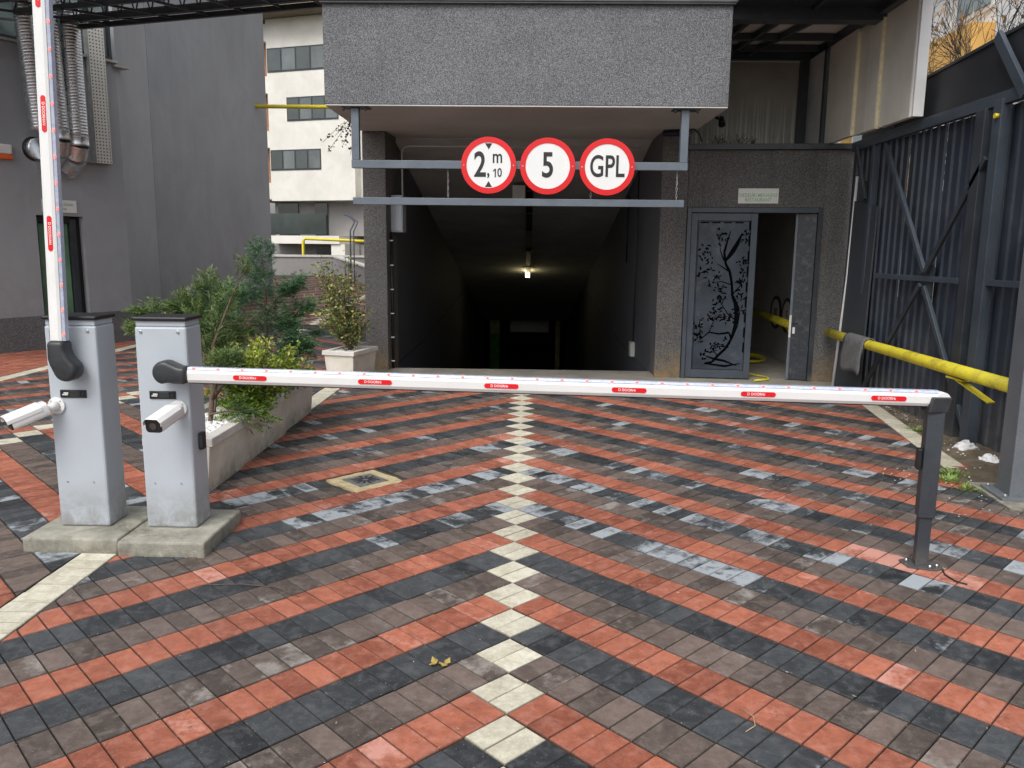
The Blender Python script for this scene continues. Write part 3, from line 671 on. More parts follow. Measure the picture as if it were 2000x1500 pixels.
def boom(t, hub, ax, ay, L, r0, hc, lab_pos, led_pitch, shape):
    """ax: direction along the boom, ay: direction of its LED edge (both in XZ); hub centre"""
    ax = Vector(ax).normalized(); ay = Vector(ay); ay = (ay-ax*ay.dot(ax)).normalized(); yd = shape
    def P(a, c, y): return hub+ax*a+ay*c+Vector((0, y, 0))+yd*a
    # elbow sleeve
    b = MB(); pl_ = []; rh = .062
    for k in range(23):
        th = 1.0+k*(1.5*PI-.25-1.0)/22; pl_.append((rh*math.cos(th), hc+rh*math.sin(th)))
    pl_ += [(.02, -.046+hc*.15), (.055, -.050), (r0*.75, -.050), (r0, -.050), (r0, .040), (r0*.72, .040), (.072, .041+hc*.3)]
    b.prism(pl_, -.05, .052, lambda a, c, y: P(a, c, y)); o = b.build('boom_sleeve', M['rubber'], t, .022, 4)
    for p in o.data.polygons: p.use_smooth = True
    # profile
    b = MB(); b.T = None
    pr = [(-.042, -.018), (-.026, -.028), (.010, -.030), (.024, -.024), (.026, .024), (.010, .030), (-.026, .028), (-.042, .018)]
    i0 = [b.pt(P(r0+.001, c, y)) for c, y in pr]; i1 = [b.pt(P(L, c, y)) for c, y in pr]
    n = len(pr); b.face(i0); b.face(i1[::-1])
    for k in range(n): b.face((i0[k], i1[k], i1[(k+1) % n], i0[(k+1) % n]))
    b.build('boom_arm', M['white'], t, .0015)
    b = MB(); q = [(-.0475, -.012), (-.0425, -.016), (-.0425, .016), (-.0475, .012)]
    i0 = [b.pt(P(r0+.001, c, y)) for c, y in q]; i1 = [b.pt(P(L, c, y)) for c, y in q]; b.face(i0); b.face(i1[::-1])
    for k in range(4): b.face((i0[k], i1[k], i1[(k+1) % 4], i0[(k+1) % 4]))
    b.build('rubber_edge', M['black'], t)
    b = MB(); q = [(.0265, -.022), (.039, -.016), (.039, .016), (.0265, .022)]
    i0 = [b.pt(P(r0+.001, c, y)) for c, y in q]; i1 = [b.pt(P(L-.02, c, y)) for c, y in q]; b.face(i0); b.face(i1[::-1])
    for k in range(4): b.face((i0[k], i1[k], i1[(k+1) % 4], i0[(k+1) % 4]))
    b.build('light_strip', M['strip'], t)
    a = r0+.035
    while a < L-.03:
        b = MB(); c = P(a, .0335, -.0185); cx = ax*.008; cyv = ay*.0045
        pts = [c+cx*math.cos(2*PI*k/10)+cyv*math.sin(2*PI*k/10) for k in range(10)]
        b.hexa([p+Vector((0, .004, 0)) for p in pts], [p-Vector((0, .004, 0)) for p in pts]); b.build('red_light', M['led'], t); a += led_pitch
    # red stickers with white print
    for a in lab_pos:
        b = MB(); pts = []
        for k in range(9): th = PI/2+k*PI/8; pts.append((a-.076+.0125*math.cos(th), -.006+.0125*math.sin(th)))
        for k in range(9): th = -PI/2+k*PI/8; pts.append((a+.076+.0125*math.cos(th), -.006+.0125*math.sin(th)))
        b.prism(pts, -.0306, -.0314, lambda u, c, y: P(u, c, y)); st = b.build('red_sticker', M['red'], t)
        X = ax if ax.x > .5 else -ax; Z = ay if ax.x > .5 else -Vector((ay.x, 0, ay.z))
        Zt = ay if ax.x > .5 else ay
        xd = ax if ax.x > .5 else -ax; zd = Vector((0, 0, 0))
        zd = Vector((0, -1, 0)).cross(xd)*-1 if False else xd.cross(Vector((0, 1, 0)))*-1
        zd = Vector((0, 1, 0)).cross(xd)*-1
        T = Matrix((xd, Vector((0, 1, 0)), xd.cross(Vector((0, 1, 0))))).transposed().to_4x4(); T.translation = P(a, -.006, -.0318)
        text('print', 'D DOORHAN', .019, M['pinkwhite'], T, st, .95, .0002, .0004)
        # the print is a child of the sticker, which is a part of the boom
    return P
dR = Vector((2.10-(-1.838), 0, .905-.955)).normalized()
PR = boom(cabR, Vector((-1.838, 1.808, .958)), (1, 0, -.0155), (0, 0, 1), 4.00, .118, .008, [.452+.655*k for k in range(6)], .128, Vector((0, -.0175, 0)))
PL = boom(cabL, Vector((-2.396, 1.808, .975)), (.033, 0, 1), (1, 0, 0), 4.1, .150, .038, [.700+.585*k for k in range(6)], .128, Vector((0, 0, 0)))
# tip cap on the right boom
b = MB(); c = PR(4.00, -.004, 0); b.tube([c+Vector((0, .03, .0)), c+Vector((0, -.03, 0))], .036, 16); b.build('tip_cap', M['white'], cabR)
# cameras
def camera_unit(mount, back, front, label):
    t = thing('security_camera', mount, label, 'camera', 'white security cameras on the barrier cabinets')
    m_, bk, fr = Vector(mount), Vector(back), Vector(front)
    b = MB(); disc(b, (m_.x, m_.z), .046, m_.y-.012, m_.y, 32); b.build('mount_disc', M['white'], t, .003)
    for k in range(4):
        a = PI/4+k*PI/2; b = MB(); disc(b, (m_.x+.036*math.cos(a), m_.z+.036*math.sin(a)), .0035, m_.y-.0145, m_.y-.0125, 8); b.build('screw', M['zincdull'], t)
    tb('arm', M['white'], t, [m_-Vector((0, .01, 0)), m_-Vector((0, .045, 0)), bk], [.026, .022, .017], 16)
    ax = (fr-bk).normalized(); rt = ax.cross(Vector((0, 0, 1))).normalized(); up = rt.cross(ax)
    prof = []
    def rounded(w, h, n=5, r=.018):
        o = []
        for cx, cz, a0 in ((w-r, h-r, 0), (-w+r, h-r, PI/2), (-w+r, -h+r, PI), (w-r, -h+r, 1.5*PI)):
            for k in range(n): a = a0+k*(PI/2)/(n-1); o.append((cx+r*math.cos(a), cz+r*math.sin(a)))
        return o
    def shell(mb, w, h, a0, a1, r=.022):
        q = rounded(w, h, r=r); i0 = [mb.pt(bk+ax*a0+rt*x+up*z) for x, z in q]; i1 = [mb.pt(bk+ax*a1+rt*x+up*z) for x, z in q]; n = len(q)
        mb.face(i0); mb.face(i1[::-1])
        for k in range(n): mb.face((i0[k], i1[k], i1[(k+1) % n], i0[(k+1) % n]), 0, True)
    L = (fr-bk).length
    b = MB(); shell(b, .046, .038, -.03, L-.006); b.build('housing', M['white'], t, .003)
    b = MB(); shell(b, .0435, .0355, L-.0058, L+.002, .018); b.build('front_glass', M['black'], t, .002)
    b = MB(); c = fr+ax*.0025; b.tube([c, c+ax*.003], .019, 16); b.build('lens', M['glassdark'], t)
    b = MB()   # sun shield
    q = [(-.050, .004), (-.050, .024), (-.032, .0425), (.032, .0425), (.050, .024), (.050, .004), (.0475, .004), (.0475, .0225), (.031, .0402), (-.031, .0402), (-.0475, .0225), (-.0475, .004)]
    i0 = [b.pt(bk+ax*.0+rt*x+up*z) for x, z in q]; i1 = [b.pt(bk+ax*(L+.014)+rt*x+up*z) for x, z in q]; n = len(q)
    for k in range(n): b.face((i0[k], i1[k], i1[(k+1) % n], i0[(k+1) % n]))
    b.face(i0); b.face(i1[::-1]); b.build('sun_shield', M['white'], t, .001)
camera_unit((-1.818, 1.885, .755), (-1.810, 1.795, .752), (-1.832, 1.610, .718), 'white bullet camera on the cabinet of the lowered boom, lens facing us')
camera_unit((-2.482, 1.885, .762), (-2.525, 1.805, .752), (-2.630, 1.690, .703), 'white bullet camera on the cabinet of the raised boom, turned to the left')
for x, y, z, lab in ((-1.742, 1.985, .555, 'black photocell on the side of the cabinet with the lowered boom'), (-2.536, 1.985, .545, 'black photocell on the left side of the cabinet with the raised boom')):
    t = thing('photocell', (x, y, z), lab, 'photocell', 'black photocells')
    rbox('housing', M['black'], t, x-.013, x+.013, y-.024, y+.024, z-.048, z+.048, .006)
    rbox('window', M['glassdark'], t, x-.008, x+.010, y-.0275, y-.0245, z-.035, z+.035, .001)
# rest post
ps = thing('rest_post', (2.13, 1.73, 0), 'anthracite telescopic steel post carrying the tip of the lowered boom', 'barrier post')
T = frameT((2.137, 1.735, 0), (1, -.22, 0))
def tbx(name, m, par, T, *a, bevel=0):
    b = MB(); b.T = T; b.box(*a); return b.build(name, m, par, bevel)
tbx('lower_tube', M['anthra'], ps, T, -.031, .031, -.031, .031, .008, .30, bevel=.004)
tbx('upper_tube', M['anthra'], ps, T, -.040, .040, -.040, .040, .27, .83, bevel=.004)
b = MB(); b.T = frameT((2.137, 1.735, 0), (1, -.35, 0)); b.prism([(-.10, .02), (-.06, -.07), (.07, -.07), (.11, -.03), (.07, .07), (-.05, .07)], .002, .009, lambda x, y, z: (x, y, z)); b.build('base_plate', M['anthra'], ps, .001)
for dx, dy in ((-.065, 0), (.075, -.03), (.0, .055), (.04, -.058)):
    b = MB(); b.T = frameT((2.137, 1.735, 0), (1, -.35, 0)); b.tube([(dx, dy, .009), (dx, dy, .028)], .007, 8); b.build('anchor_bolt', M['zinc'], ps)
b = MB(); b.T = Matrix.Translation((2.137, 1.735, 0)); F = lambda x, z, y: (x, y, z)
b.prism([(-.055, .825), (.045, .825), (.060, .905), (-.035, .905)], -.048, .048, F); b.build('fork_cup', M['rubber'], ps, .006)
b = MB(); b.T = T; b.box(-.066, -.042, -.024, .024, .52, .63); b.build('photocell', M['black'], ps, .005)
# ================================================================ right side: service door wall
dg_ = thing('service_door', (2.8, 7.9, 0), 'blue-grey steel double door with a laser-cut tree pattern, right half ajar', 'door')
u0, u1 = 4.135, 5.752
def fbox(name, m, u0_, u1_, v0, v1, z0, z1, bevel=0, parent=dg_):
    b = MB(); b.T = FT; b.box(u0_, u1_, v0, v1, z0, z1); return b.build(name, m, parent, bevel)
fbox('door_frame', M['brace'], u0, u0+.05, -.02, .09, 0, 2.145, .003); fbox('door_frame', M['anthra'], u1-.05, u1, -.02, .09, 0, 2.145, .003); fbox('door_frame', M['brace'], u0+.051, u1-.051, -.02, .09, 2.085, 2.145, .003)
# left leaf
lu0, lu1 = u0+.055, u0+.055+.80
leaf = thing('x', (0, 0, 0), None, None); bpy.data.objects.remove(leaf)
lf = fbox('door_leaf', M['brace'], lu0, lu0+.075, 0, .045, .02, 2.075, .002)
for a in ((lu1-.075, lu1, .02, 2.075), (lu0+.0755, lu1-.0755, .02, .12), (lu0+.0755, lu1-.0755, 1.985, 2.075)):
    fbox('leaf_rail', M['brace'], a[0], a[1], 0, .045, a[2], a[3], .002)
M['panelsteel'] = mat('weathered_blue_steel_sheet', (.042, .056, .075), .35, metal=.15, var=.35, scale=3, fine=40, bstr=.05, dirt=(.26, .26, .23), dirtamt=.4)
fbox('pattern_sheet', M['panelsteel'], lu0+.083, lu1-.083, .012, .018, .128, 1.977)
# cut-outs: the tree pattern, flat black faces stand in for the unlit depth of the holes
b = MB(); b.T = FT; W = lu1-lu0
def q2(x, z): return (lu0+x*W, .0108, z)
def stroke(pts, ws):
    for k in range(len(pts)-1):
        (x0, z0), (x1, z1) = pts[k], pts[k+1]; dx, dz = x1-x0, z1-z0; L = math.hypot(dx, dz); nx, nz = -dz/L, dx/L
        a, c = ws[k]/2, ws[k+1]/2
        b.poly([(x0+nx*a, .0108, z0+nz*a), (x0-nx*a, .0108, z0-nz*a), (x1-nx*c, .0108, z1-nz*c), (x1+nx*c, .0108, z1+nz*c)])
def lfp(x, z, a, L=.035, w=.014):
    ca, sa = math.cos(a), math.sin(a); pts = []
    for k in range(6):
        t = k/5; pts.append((t, math.sin(t*PI)*.5))
    P_ = [(x+ca*t*L-sa*h*w, .0106, z+sa*t*L+ca*h*w) for t, h in pts]+[(x+ca*t*L+sa*h*w, .0106, z+sa*t*L-ca*h*w) for t, h in pts[-2:0:-1]]
    b.poly(P_)
r2 = random.Random(3)
U = lambda f: lu0+f*W
trunk = [(U(.42), .22), (U(.50), .30), (U(.62), .40), (U(.70), .52), (U(.66), .60)]
stroke(trunk, [.03, .035, .035, .03, .02])
t2 = [(U(.70), .52), (U(.76), .70), (U(.77), .86), (U(.73), .98), (U(.68), 1.06), (U(.66), 1.22), (U(.62), 1.36), (U(.55), 1.46), (U(.52), 1.60), (U(.56), 1.74), (U(.60), 1.86)]
stroke(t2, [.03, .06, .07, .05, .035, .03, .035, .03, .03, .02, .01])
stroke([(U(.55), 1.50), (U(.64), 1.60), (U(.72), 1.72), (U(.78), 1.84)], [.03, .06, .05, .012])
stroke([(U(.66), .60), (U(.5), .58), (U(.35), .60), (U(.24), .52), (U(.18), .46)], [.028, .022, .018, .012, .006])
stroke([(U(.52), 1.5), (U(.46), 1.62), (U(.44), 1.76)], [.016, .012, .006]); stroke([(U(.62), 1.36), (U(.5), 1.42), (U(.42), 1.46)], [.02, .014, .006]); stroke([(U(.35), .6), (U(.4), .72), (U(.45), .84)], [.012, .01, .005]); stroke([(U(.76), .75), (U(.62), .84), (U(.5), .98), (U(.46), 1.06)], [.018, .014, .01, .005]); stroke([(U(.68), 1.08), (U(.8), 1.2), (U(.84), 1.38)], [.018, .012, .005]); stroke([(U(.66), 1.2), (U(.5), 1.24), (U(.36), 1.22)], [.016, .012, .004]); stroke([(U(.24), .52), (U(.2), .62), (U(.22), .7)], [.010, .008, .004]); stroke([(U(.5), .3), (U(.4), .4), (U(.38), .46)], [.014, .01, .004])
stroke([(U(.42), .22), (U(.3), .2), (U(.62), .17), (U(.85), .21)], [.03, .02, .03, .01]); stroke([(U(.3), .3), (U(.45), .26), (U(.6), .24), (U(.8), .18)], [.01, .03, .03, .01])
for fx, fz, n in ((.2, 1.62, 9), (.2, 1.36, 9), (.3, 1.48, 6), (.45, 1.80, 10), (.8, 1.80, 9), (.82, 1.45, 10), (.8, 1.25, 10), (.8, 1.05, 10), (.8, .9, 6), (.42, 1.3, 6), (.48, 1.0, 14), (.46, .86, 10), (.35, .78, 8), (.2, .66, 9), (.16, .54, 9), (.62, .78, 8), (.48, .42, 9), (.4, .36, 6), (.3, .28, 6), (.62, .46, 6), (.36, 1.2, 5), (.52, 1.15, 6)):
    for k in range(int(n*1.5)):
        lfp(U(fx)+r2.gauss(0, .036), fz+r2.gauss(0, .04), r2.uniform(0, 2*PI), r2.uniform(.034, .066), r2.uniform(.014, .026))
for k in range(9):      # slots along the free edge and the top
    zz = .35+k*.19; b.poly([(U(.875), .0108, zz), (U(.90), .0108, zz), (U(.90), .0108, zz+.13), (U(.875), .0108, zz+.13)])
for k in range(4):
    xx = U(.14)+k*.14; b.poly([(xx, .0108, 1.955), (xx+.10, .0108, 1.955), (xx+.10, .0108, 1.972), (xx, .0108, 1.972)])
b.poly([(U(.112), .0108, .14), (U(.118), .0108, .14), (U(.118), .0108, 1.96), (U(.112), .0108, 1.96)])
tag(b.build('tree_cutout', M['void'], dg_), kind='stuff')
# right leaf: narrow, ajar inwards
RT = FT@Matrix.Translation((u1-.055, .02, 0))@Matrix.Rotation(math.radians(-14), 4, 'Z')
M['worn'] = mat('scuffed_dark_steel', (.028, .034, .042), .4, var=.3, scale=22, bstr=.1, dirt=(.20, .20, .19), dirtamt=.45)
b = MB(); b.T = RT; b.box(-.215, 0, 0, .04, .015, 2.075); b.build('door_leaf', M['worn'], dg_, .002)
b = MB(); b.T = RT; b.box(-.245, -.216, -.004, .044, .015, 2.075); b.build('leaf_edge', M['steel'], dg_, .002)
b = MB(); b.T = RT; b.box(-.243, -.218, -.010, -.005, .55, .83); b.build('lock_plate', M['offwhite'], dg_, .001)
b = MB(); b.T = RT; b.tube([(-.19, 0, .73), (-.19, -.04, .73), (-.14, -.05, .73)], .009, 8); b.build('handle', M['black'], dg_)
b = MB(); b.T = RT; b.box(-.20, -.17, -.006, -.001, .60, .68); b.build('key_plate', M['offwhite'], dg_)
# room behind the door
b = MB()
b.box(1.86, 1.95, 8.2, 11.6, -.02, 2.8); b.box(3.86, 3.95, 7.95, 11.6, -.02, 2.8); b.box(1.86, 3.95, 11.6, 11.7, -.02, 2.8); b.box(1.86, 3.95, 8.3, 11.7, 2.55, 2.63)
b.build('store_room_wall', M['darkroom'], ent)
b = MB(); b.box(1.951, 3.859, 7.9, 11.6, -.03, .006); b.build('store_room_floor', M['floorc'], ent)
rp = thing('store_room_pipe', (3.6, 9, .6), 'yellow pipe running along the wall inside the dark store room', 'pipe')
tb('pipe', M['yellow'], rp, [(3.72, 11.2, .66), (3.62, 8.45, .63)], .055, 14)
b = MB(); b.beam((3.68, 9.0, .58), (3.80, 8.85, .30), .05, .012); b.build('bracket', M['yellow'], rp)
for y, lab, dig in ((10.05, 'deeper of two old round signs leaning inside the dark store room', '30'), (9.5, 'nearer of two old round signs leaning inside the dark store room', '5')):
    t = thing('old_sign', (3.82, y, .7), lab, 'road sign', 'old round signs stored inside the room')
    b = MB(); X = 3.835
    n = 40; c = [(y+.25*math.cos(2*PI*k/n), .70+.25*math.sin(2*PI*k/n)) for k in range(n)]
    b.prism(c, X, X+.012, lambda yy, zz, xx: (xx, yy, zz)); b.build('sign_plate', M['offwhite'], t)
    b = MB(); I = [[b.pt((x, y+r*math.cos(2*PI*k/n), .70+r*math.sin(2*PI*k/n))) for k in range(n)] for r, x in ((.20, X-.003), (.252, X-.003), (.252, X+.013), (.20, X+.013))]
    for k in range(n):
        for q in range(4): b.face((I[q][k], I[q][(k+1) % n], I[(q+1) % 4][(k+1) % n], I[(q+1) % 4][k]))
    b.build('dark_ring', M['black'], t)
    Tm = Matrix((Vector((0, -1, 0)), Vector((1, 0, 0)), Vector((0, 0, 1)))).transposed().to_4x4(); Tm.translation = (X-.002, y, .68)
    text('lettering', dig, .22, M['ink'], Tm, t, .8, .0008, .003)
hs_ = thing('yellow_hose', (3.3, 9.5, 0), 'yellow hose lying in loose loops on the store room floor', 'hose')
pts = []
for k in range(70):
    a = k*.22; r = .50+.03*math.sin(a*.7); pts.append((3.05+r*math.cos(a), 9.6+r*.8*math.sin(a), .03+.02*(k//28)+.01*math.sin(a*3)))
tb('hose_loop', M['yellow'], hs_, pts, .013, 8)
tb('hose_end', M['yellow'], hs_, [(2.7, 8.9, .02), (2.86, 8.5, .02), (3.05, 8.1, .02), (3.14, 7.92, .02), (3.10, 7.76, .022), (2.90, 7.66, .022)], .013, 8)
sg = thing('waste_sign', (2.85, 7.8, 2.29), 'white plate with green lettering DEȘEURI MENAJERE RESTAURANT above the steel door', 'sign')
b = MB(); b.T = FT; b.box(4.735, 5.215, -.012, -.001, 2.195, 2.375); b.build('sign_plate', M['offwhite'], sg, .002)
Ts = FT@Matrix.Translation((4.975, -.0125, 2.292)); text('lettering', 'DEȘEURI MENAJERE', .060, M['green'], Ts, sg, .86, .0005, .0003)
Ts = FT@Matrix.Translation((4.975, -.0125, 2.237)); text('lettering', 'RESTAURANT', .060, M['green'], Ts, sg, .86, .0005, .0003)
# grey cover sheet beside the wall, white pole
cs = thing('cover_sheet', (4.0, 7.4, 0), 'dark grey metal cover sheet standing in the corner behind the white pole', 'metal sheet')
b = MB(); b.hexa([(3.80, 7.46, .0), (3.80, 6.70, 0), (3.82, 6.70, 0), (3.82, 7.46, 0)], [(3.855, 7.46, 2.22), (3.855, 6.74, 2.12), (3.875, 6.74, 2.12), (3.875, 7.46, 2.22)]); b.build('sheet', M['sheetdark'], cs, .003)
b = MB(); b.hexa([(3.88, 7.50, 2.0), (3.88, 7.1, 2.0), (3.89, 7.1, 2.0), (3.89, 7.50, 2.0)], [(3.88, 7.50, 2.42), (3.88, 7.1, 2.42), (3.89, 7.1, 2.42), (3.89, 7.50, 2.42)]); b.build('upper_sheet', M['sheetdark'], cs)
wp = thing('white_pole', (3.8, 7.3, 0), 'thin white plastic pole leaning upright beside the yellow pipe end', 'pole')
tb('pole_tube', M['white'], wp, [(3.783, 7.42, .0), (3.84, 7.38, 1.3), (3.873, 7.40, 2.49)], .017, 10)
# yellow pipe barrier, its bracket and the felt mat
yp = thing('yellow_pipe', (3.6, 5.2, .65), 'thick yellow steel pipe running along the fence from the wall to the big post', 'pipe')
tb('pipe', M['yellow'], yp, [(3.765, 7.64, .64), (3.70, 6.6, .645), (3.62, 5.2, .665), (3.50, 3.02, .69)], .053, 18)
b = MB(); b.beam((3.58, 4.36, .61), (3.62, 4.18, .60), .09, .012); b.beam((3.60, 4.28, .60), (3.72, 3.98, .46), .075, .012); b.build('bracket', M['yellow'], yp)
fm = MB()
Wm = []
for j in range(9):
    yy = 6.80-.60*j/8; prof_ = []
    xr = 3.70-(6.76-yy)*.04
    for k in range(15):
        if k < 7: a = PI*k/6; prof_.append((xr+.062*math.cos(a), .652+.062*math.sin(a)))
        else: s = (k-6)/8; prof_.append((xr-.062-.02*s+.006*math.sin(k+j), .652-.33*s-.02*math.sin(j*.8)*s))
    Wm.append([fm.pt((x, yy+(.05*(k/14)), z)) for k, (x, z) in enumerate(prof_)])
for j in range(8):
    for k in range(14): fm.face((Wm[j][k], Wm[j+1][k], Wm[j+1][k+1], Wm[j][k+1]), 0, True)
o = fm.build('felt_mat', M['mattweave']); sm_ = o.modifiers.new('solid', 'SOLIDIFY'); sm_.thickness = .012
tag(o, 'small dark grey felt mat draped over the yellow pipe', 'mat')
# ================================================================ fence of corrugated sheet
fn = thing('sheet_fence', (3.9, 5.5, 0), 'tall dark blue-grey corrugated steel fence with cross bracing', 'fence')
XF = 3.92; pitch = .145; y = 7.66; i = 0
def corr(y0, y1, z0, z1):
    b = MB(); prof_ = [(0, 0), (.098, 0), (.106, .022), (.137, .022), (.145, 0)]
    n = round((y0-y1)/pitch); pts = []
    for k in range(n):
        for a, d in prof_[:-1]: pts.append((y0-k*pitch-a, d))
    pts.append((y0-n*pitch, 0))
    lo = [b.pt((XF-d, yy, z0)) for yy, d in pts]; hi = [b.pt((XF-d, yy, z1)) for yy, d in pts]
    for k in range(len(pts)-1): b.face((lo[k], lo[k+1], hi[k+1], hi[k]))
    return b
for k in range(7):
    yy = 7.66-k*pitch*5-k*.004
    corr(yy, yy-pitch*5, .02+.0*k, 2.80).build('sheet_panel', M['anthra2'], fn)
def fbeam(name, a, b_, wx, wy, m=M['anthra'], par=fn):
    q = MB(); q.beam(a, b_, wx, wy); return q.build(name, m, par, .003)
fbeam('top_rail', (3.85, 7.5, 2.83), (3.85, 2.6, 2.86), .06, .10, M['brace'])
fbeam('middle_rail', (3.845, 6.58, 1.37), (3.845, 4.86, 1.38), .05, .05, M['brace']); fbeam('middle_rail', (3.845, 4.42, 1.385), (3.845, 2.6, 1.39), .05, .05, M['brace'])
bx('fence_post', M['brace'], fn, 3.83, 3.89, 6.88, 6.95, 0, 2.85, bevel=.004)
bx('fence_post', M['anthra'], fn, 3.80, 3.885, 4.66, 4.80, 0, 2.80, bevel=.004)
bx('fence_post', M['brace'], fn, 3.80, 3.885, 4.42, 4.54, 0, 2.84, bevel=.004)
bx('fence_post', M['anthra'], fn, 3.80, 3.885, 2.7, 2.85, 0, 3.2, bevel=.004)
fbeam('brace', (3.835, 6.60, 2.75), (3.835, 5.50, 1.44), .035, .05, M['brace']); fbeam('brace', (3.835, 5.48, 1.30), (3.835, 4.55, .14), .035, .05, M['brace'])
fbeam('brace', (3.815, 4.60, 2.40), (3.815, 5.45, 1.44), .03, .05); fbeam('brace', (3.815, 5.52, 1.32), (3.815, 6.72, .02), .03, .05)
fbeam('brace', (3.80, 7.30, 2.80), (3.80, 6.95, 2.2), .03, .05)
b = MB(); b.prism([(5.36, 1.22), (5.62, 1.22), (5.66, 1.30), (5.60, 1.52), (5.44, 1.55), (5.34, 1.48)], 3.848, 3.858, lambda yy, zz, xx: (xx, yy, zz)); b.build('gusset_plate', M['anthra'], fn)
# sheet hood above the fence
hd = thing('fence_hood', (3.9, 5.8, 2.9), 'dark sheet-metal hood standing above the fence top rail', 'metal hood')
b = MB(); b.hexa([(3.87, 7.35, 2.90), (3.885, 7.35, 2.90), (3.885, 2.7, 2.93), (3.87, 2.7, 2.93)], [(3.89, 7.35, 3.20), (3.905, 7.35, 3.20), (3.905, 2.7, 3.46), (3.89, 2.7, 3.46)]); b.build('hood_sheet', M['hooddark'], hd)
fbeam('hood_edge', (3.895, 7.35, 3.215), (3.895, 2.7, 3.475), .04, .03, M['anthra'], hd)
fbeam('hood_strut', (3.84, 7.0, 3.12), (3.84, 6.45, 2.88), .03, .05, M['anthra'], hd)
fbeam('hood_strut', (3.82, 4.62, 3.36), (3.82, 4.15, 2.82), .04, .09, M['brace'], hd)
b = MB(); b.tube([(3.80, 4.46, 2.71), (3.77, 4.46, 2.71)], .02, 10); b.build('brass_bolt', M['gasyellow'], fn)
# big column in the right foreground
bc = thing('steel_column', (3.42, 2.93, 0), 'big anthracite square steel column on a bolted plate at the right edge', 'column')
Tc = frameT((3.425, 3.0, 0), (1, -.12, 0))
tbx('shaft', M['anthra'], bc, Tc, -.125, .125, -.1, .1, .02, 4.2, bevel=.006)
M['greysteel'] = mat('mid_grey_painted_steel', (.13, .145, .16), .45, var=.1, scale=4, bstr=.06)
bc.children[0].data.materials[0] = M['greysteel']
tbx('base_plate', M['greysteel'], bc, Tc, -.20, .26, -.17, .17, .008, .024, bevel=.002)
for dx, dy in ((-.165, -.13), (-.165, .13), (.21, -.13)):
    b = MB(); b.T = Tc; b.tube([(dx, dy, .024), (dx, dy, .045)], .010, 6); b.build('anchor_bolt', M['zincdull'], bc)
b = MB(); b.hexa([(3.17, 2.70, -.02), (4.3, 2.60, -.02), (4.4, 3.2, -.02), (3.22, 3.30, -.02)], [(3.17, 2.70, .008), (4.3, 2.60, .008), (4.4, 3.2, .008), (3.22, 3.30, .008)])
tag(b.build('concrete_pad', M['concrete']), 'low grey concrete pad under the big column at the right edge', 'concrete pad')
# ================================================================ shed roof with sandwich panels above the door
sh = thing('upper_shed', (3, 7.5, 2.9), 'dark steel-framed shed roof above the door wall, clad in cream sandwich panels', 'shed')
b = MB(); b.box(1.9, 3.56, 8.62, 8.68, 2.95, 4.02); b.build('back_sheet', M['dirtysheet'], sh)
b = MB(); b.box(2.12, 3.78, 4.8, 9.2, 4.14, 4.2); b.build('roof_sheet', M['tunnelceil'], sh)
def sbeam(name, *a): return bx(name, M['anthra'], sh, *a, bevel=.003)
sbeam('roof_beam', 2.12, 3.76, 6.5, 6.68, 3.97, 4.13); sbeam('roof_beam', 2.12, 3.6, 7.68, 7.74, 4.06, 4.13); sbeam('roof_beam', 2.12, 3.6, 8.2, 8.25, 4.06, 4.13); sbeam('roof_beam', 2.0, 3.6, 8.55, 8.66, 4.03, 4.13)
for (xa, ya), (xb, yb) in (((2.45, 6.5), (2.30, 8.5)), ((2.80, 6.5), (2.55, 8.5)), ((3.2, 6.5), (2.80, 8.5)), ((2.95, 4.9), (2.95, 6.5))):
    b = MB(); b.beam((xa, ya, 4.09), (xb, yb, 4.09), .05, .06); b.build('purlin', M['anthra'], sh)
bx('dark_sheet', M['anthra2'], sh, 2.13, 3.62, 4.9, 6.5, 4.10, 4.135)
sbeam('corner_post', 3.50, 3.60, 8.52, 8.62, 2.9, 4.1); sbeam('corner_post', 3.60, 3.66, 7.92, 8.0, 2.9, 4.1)
sbeam('edge_beam', 3.60, 3.70, 5.6, 8.62, 4.03, 4.13)
bx('inner_sheet', M['tunnelceil'], sh, 3.61, 3.65, 8.0, 8.6, 2.9, 4.03)
for x, y0, y1, z0 in ((3.62, 7.06, 7.86, 2.90), (3.655, 6.51, 7.045, 2.90), (3.69, 5.80, 6.49, 2.905)):
    t = bx('sandwich_panel', M['sandwich'], sh, x, x+.06, y0, y1, z0, 4.03, bevel=.002)
    b = MB(); b.box(x+.004, x+.056, y0-.014, y0-.0005, z0, 4.0)
    b.build('foam_core' if y0 > 6 else 'end_flashing', M['foam'] if y0 > 6 else M['white'], sh)
bx('panel_joint', M['white'], sh, 3.6535, 3.6545, 6.75, 6.757, 2.9, 3.9)
bx('end_trim', M['white'], sh, 3.70, 3.80, 5.74, 5.784, 2.905, 4.03, bevel=.002)
# security spot and twigs on the ledge
sp_ = thing('spotlight', (2.4, 8.1, 3.2), 'small black spotlight under the right edge of the canopy', 'spotlight')
tb('arm', M['black'], sp_, [(2.30, 8.2, 3.30), (2.36, 8.15, 3.26), (2.42, 8.1, 3.22)], .02, 8); tb('head', M['black'], sp_, [(2.42, 8.1, 3.24), (2.41, 8.02, 3.15)], [.035, .045], 12)
cp_ = thing('blue_tarp_roll', (1.8, 7.95, 3.03), 'dark blue rolled cable bundle lying on top of the right pier', 'cable bundle')
tb('roll', mat('navy_sheath', (.01, .015, .05), .4), cp_, [(1.68, 7.95, 3.03), (1.95, 7.90, 3.035)], .035, 10)
tb('cable', M['black'], cp_, [(1.95, 7.90, 3.035), (2.03, 7.86, 3.08), (2.10, 7.84, 3.02), (2.14, 7.84, 2.92)], .01, 6)
b = MB(); b.tone = []
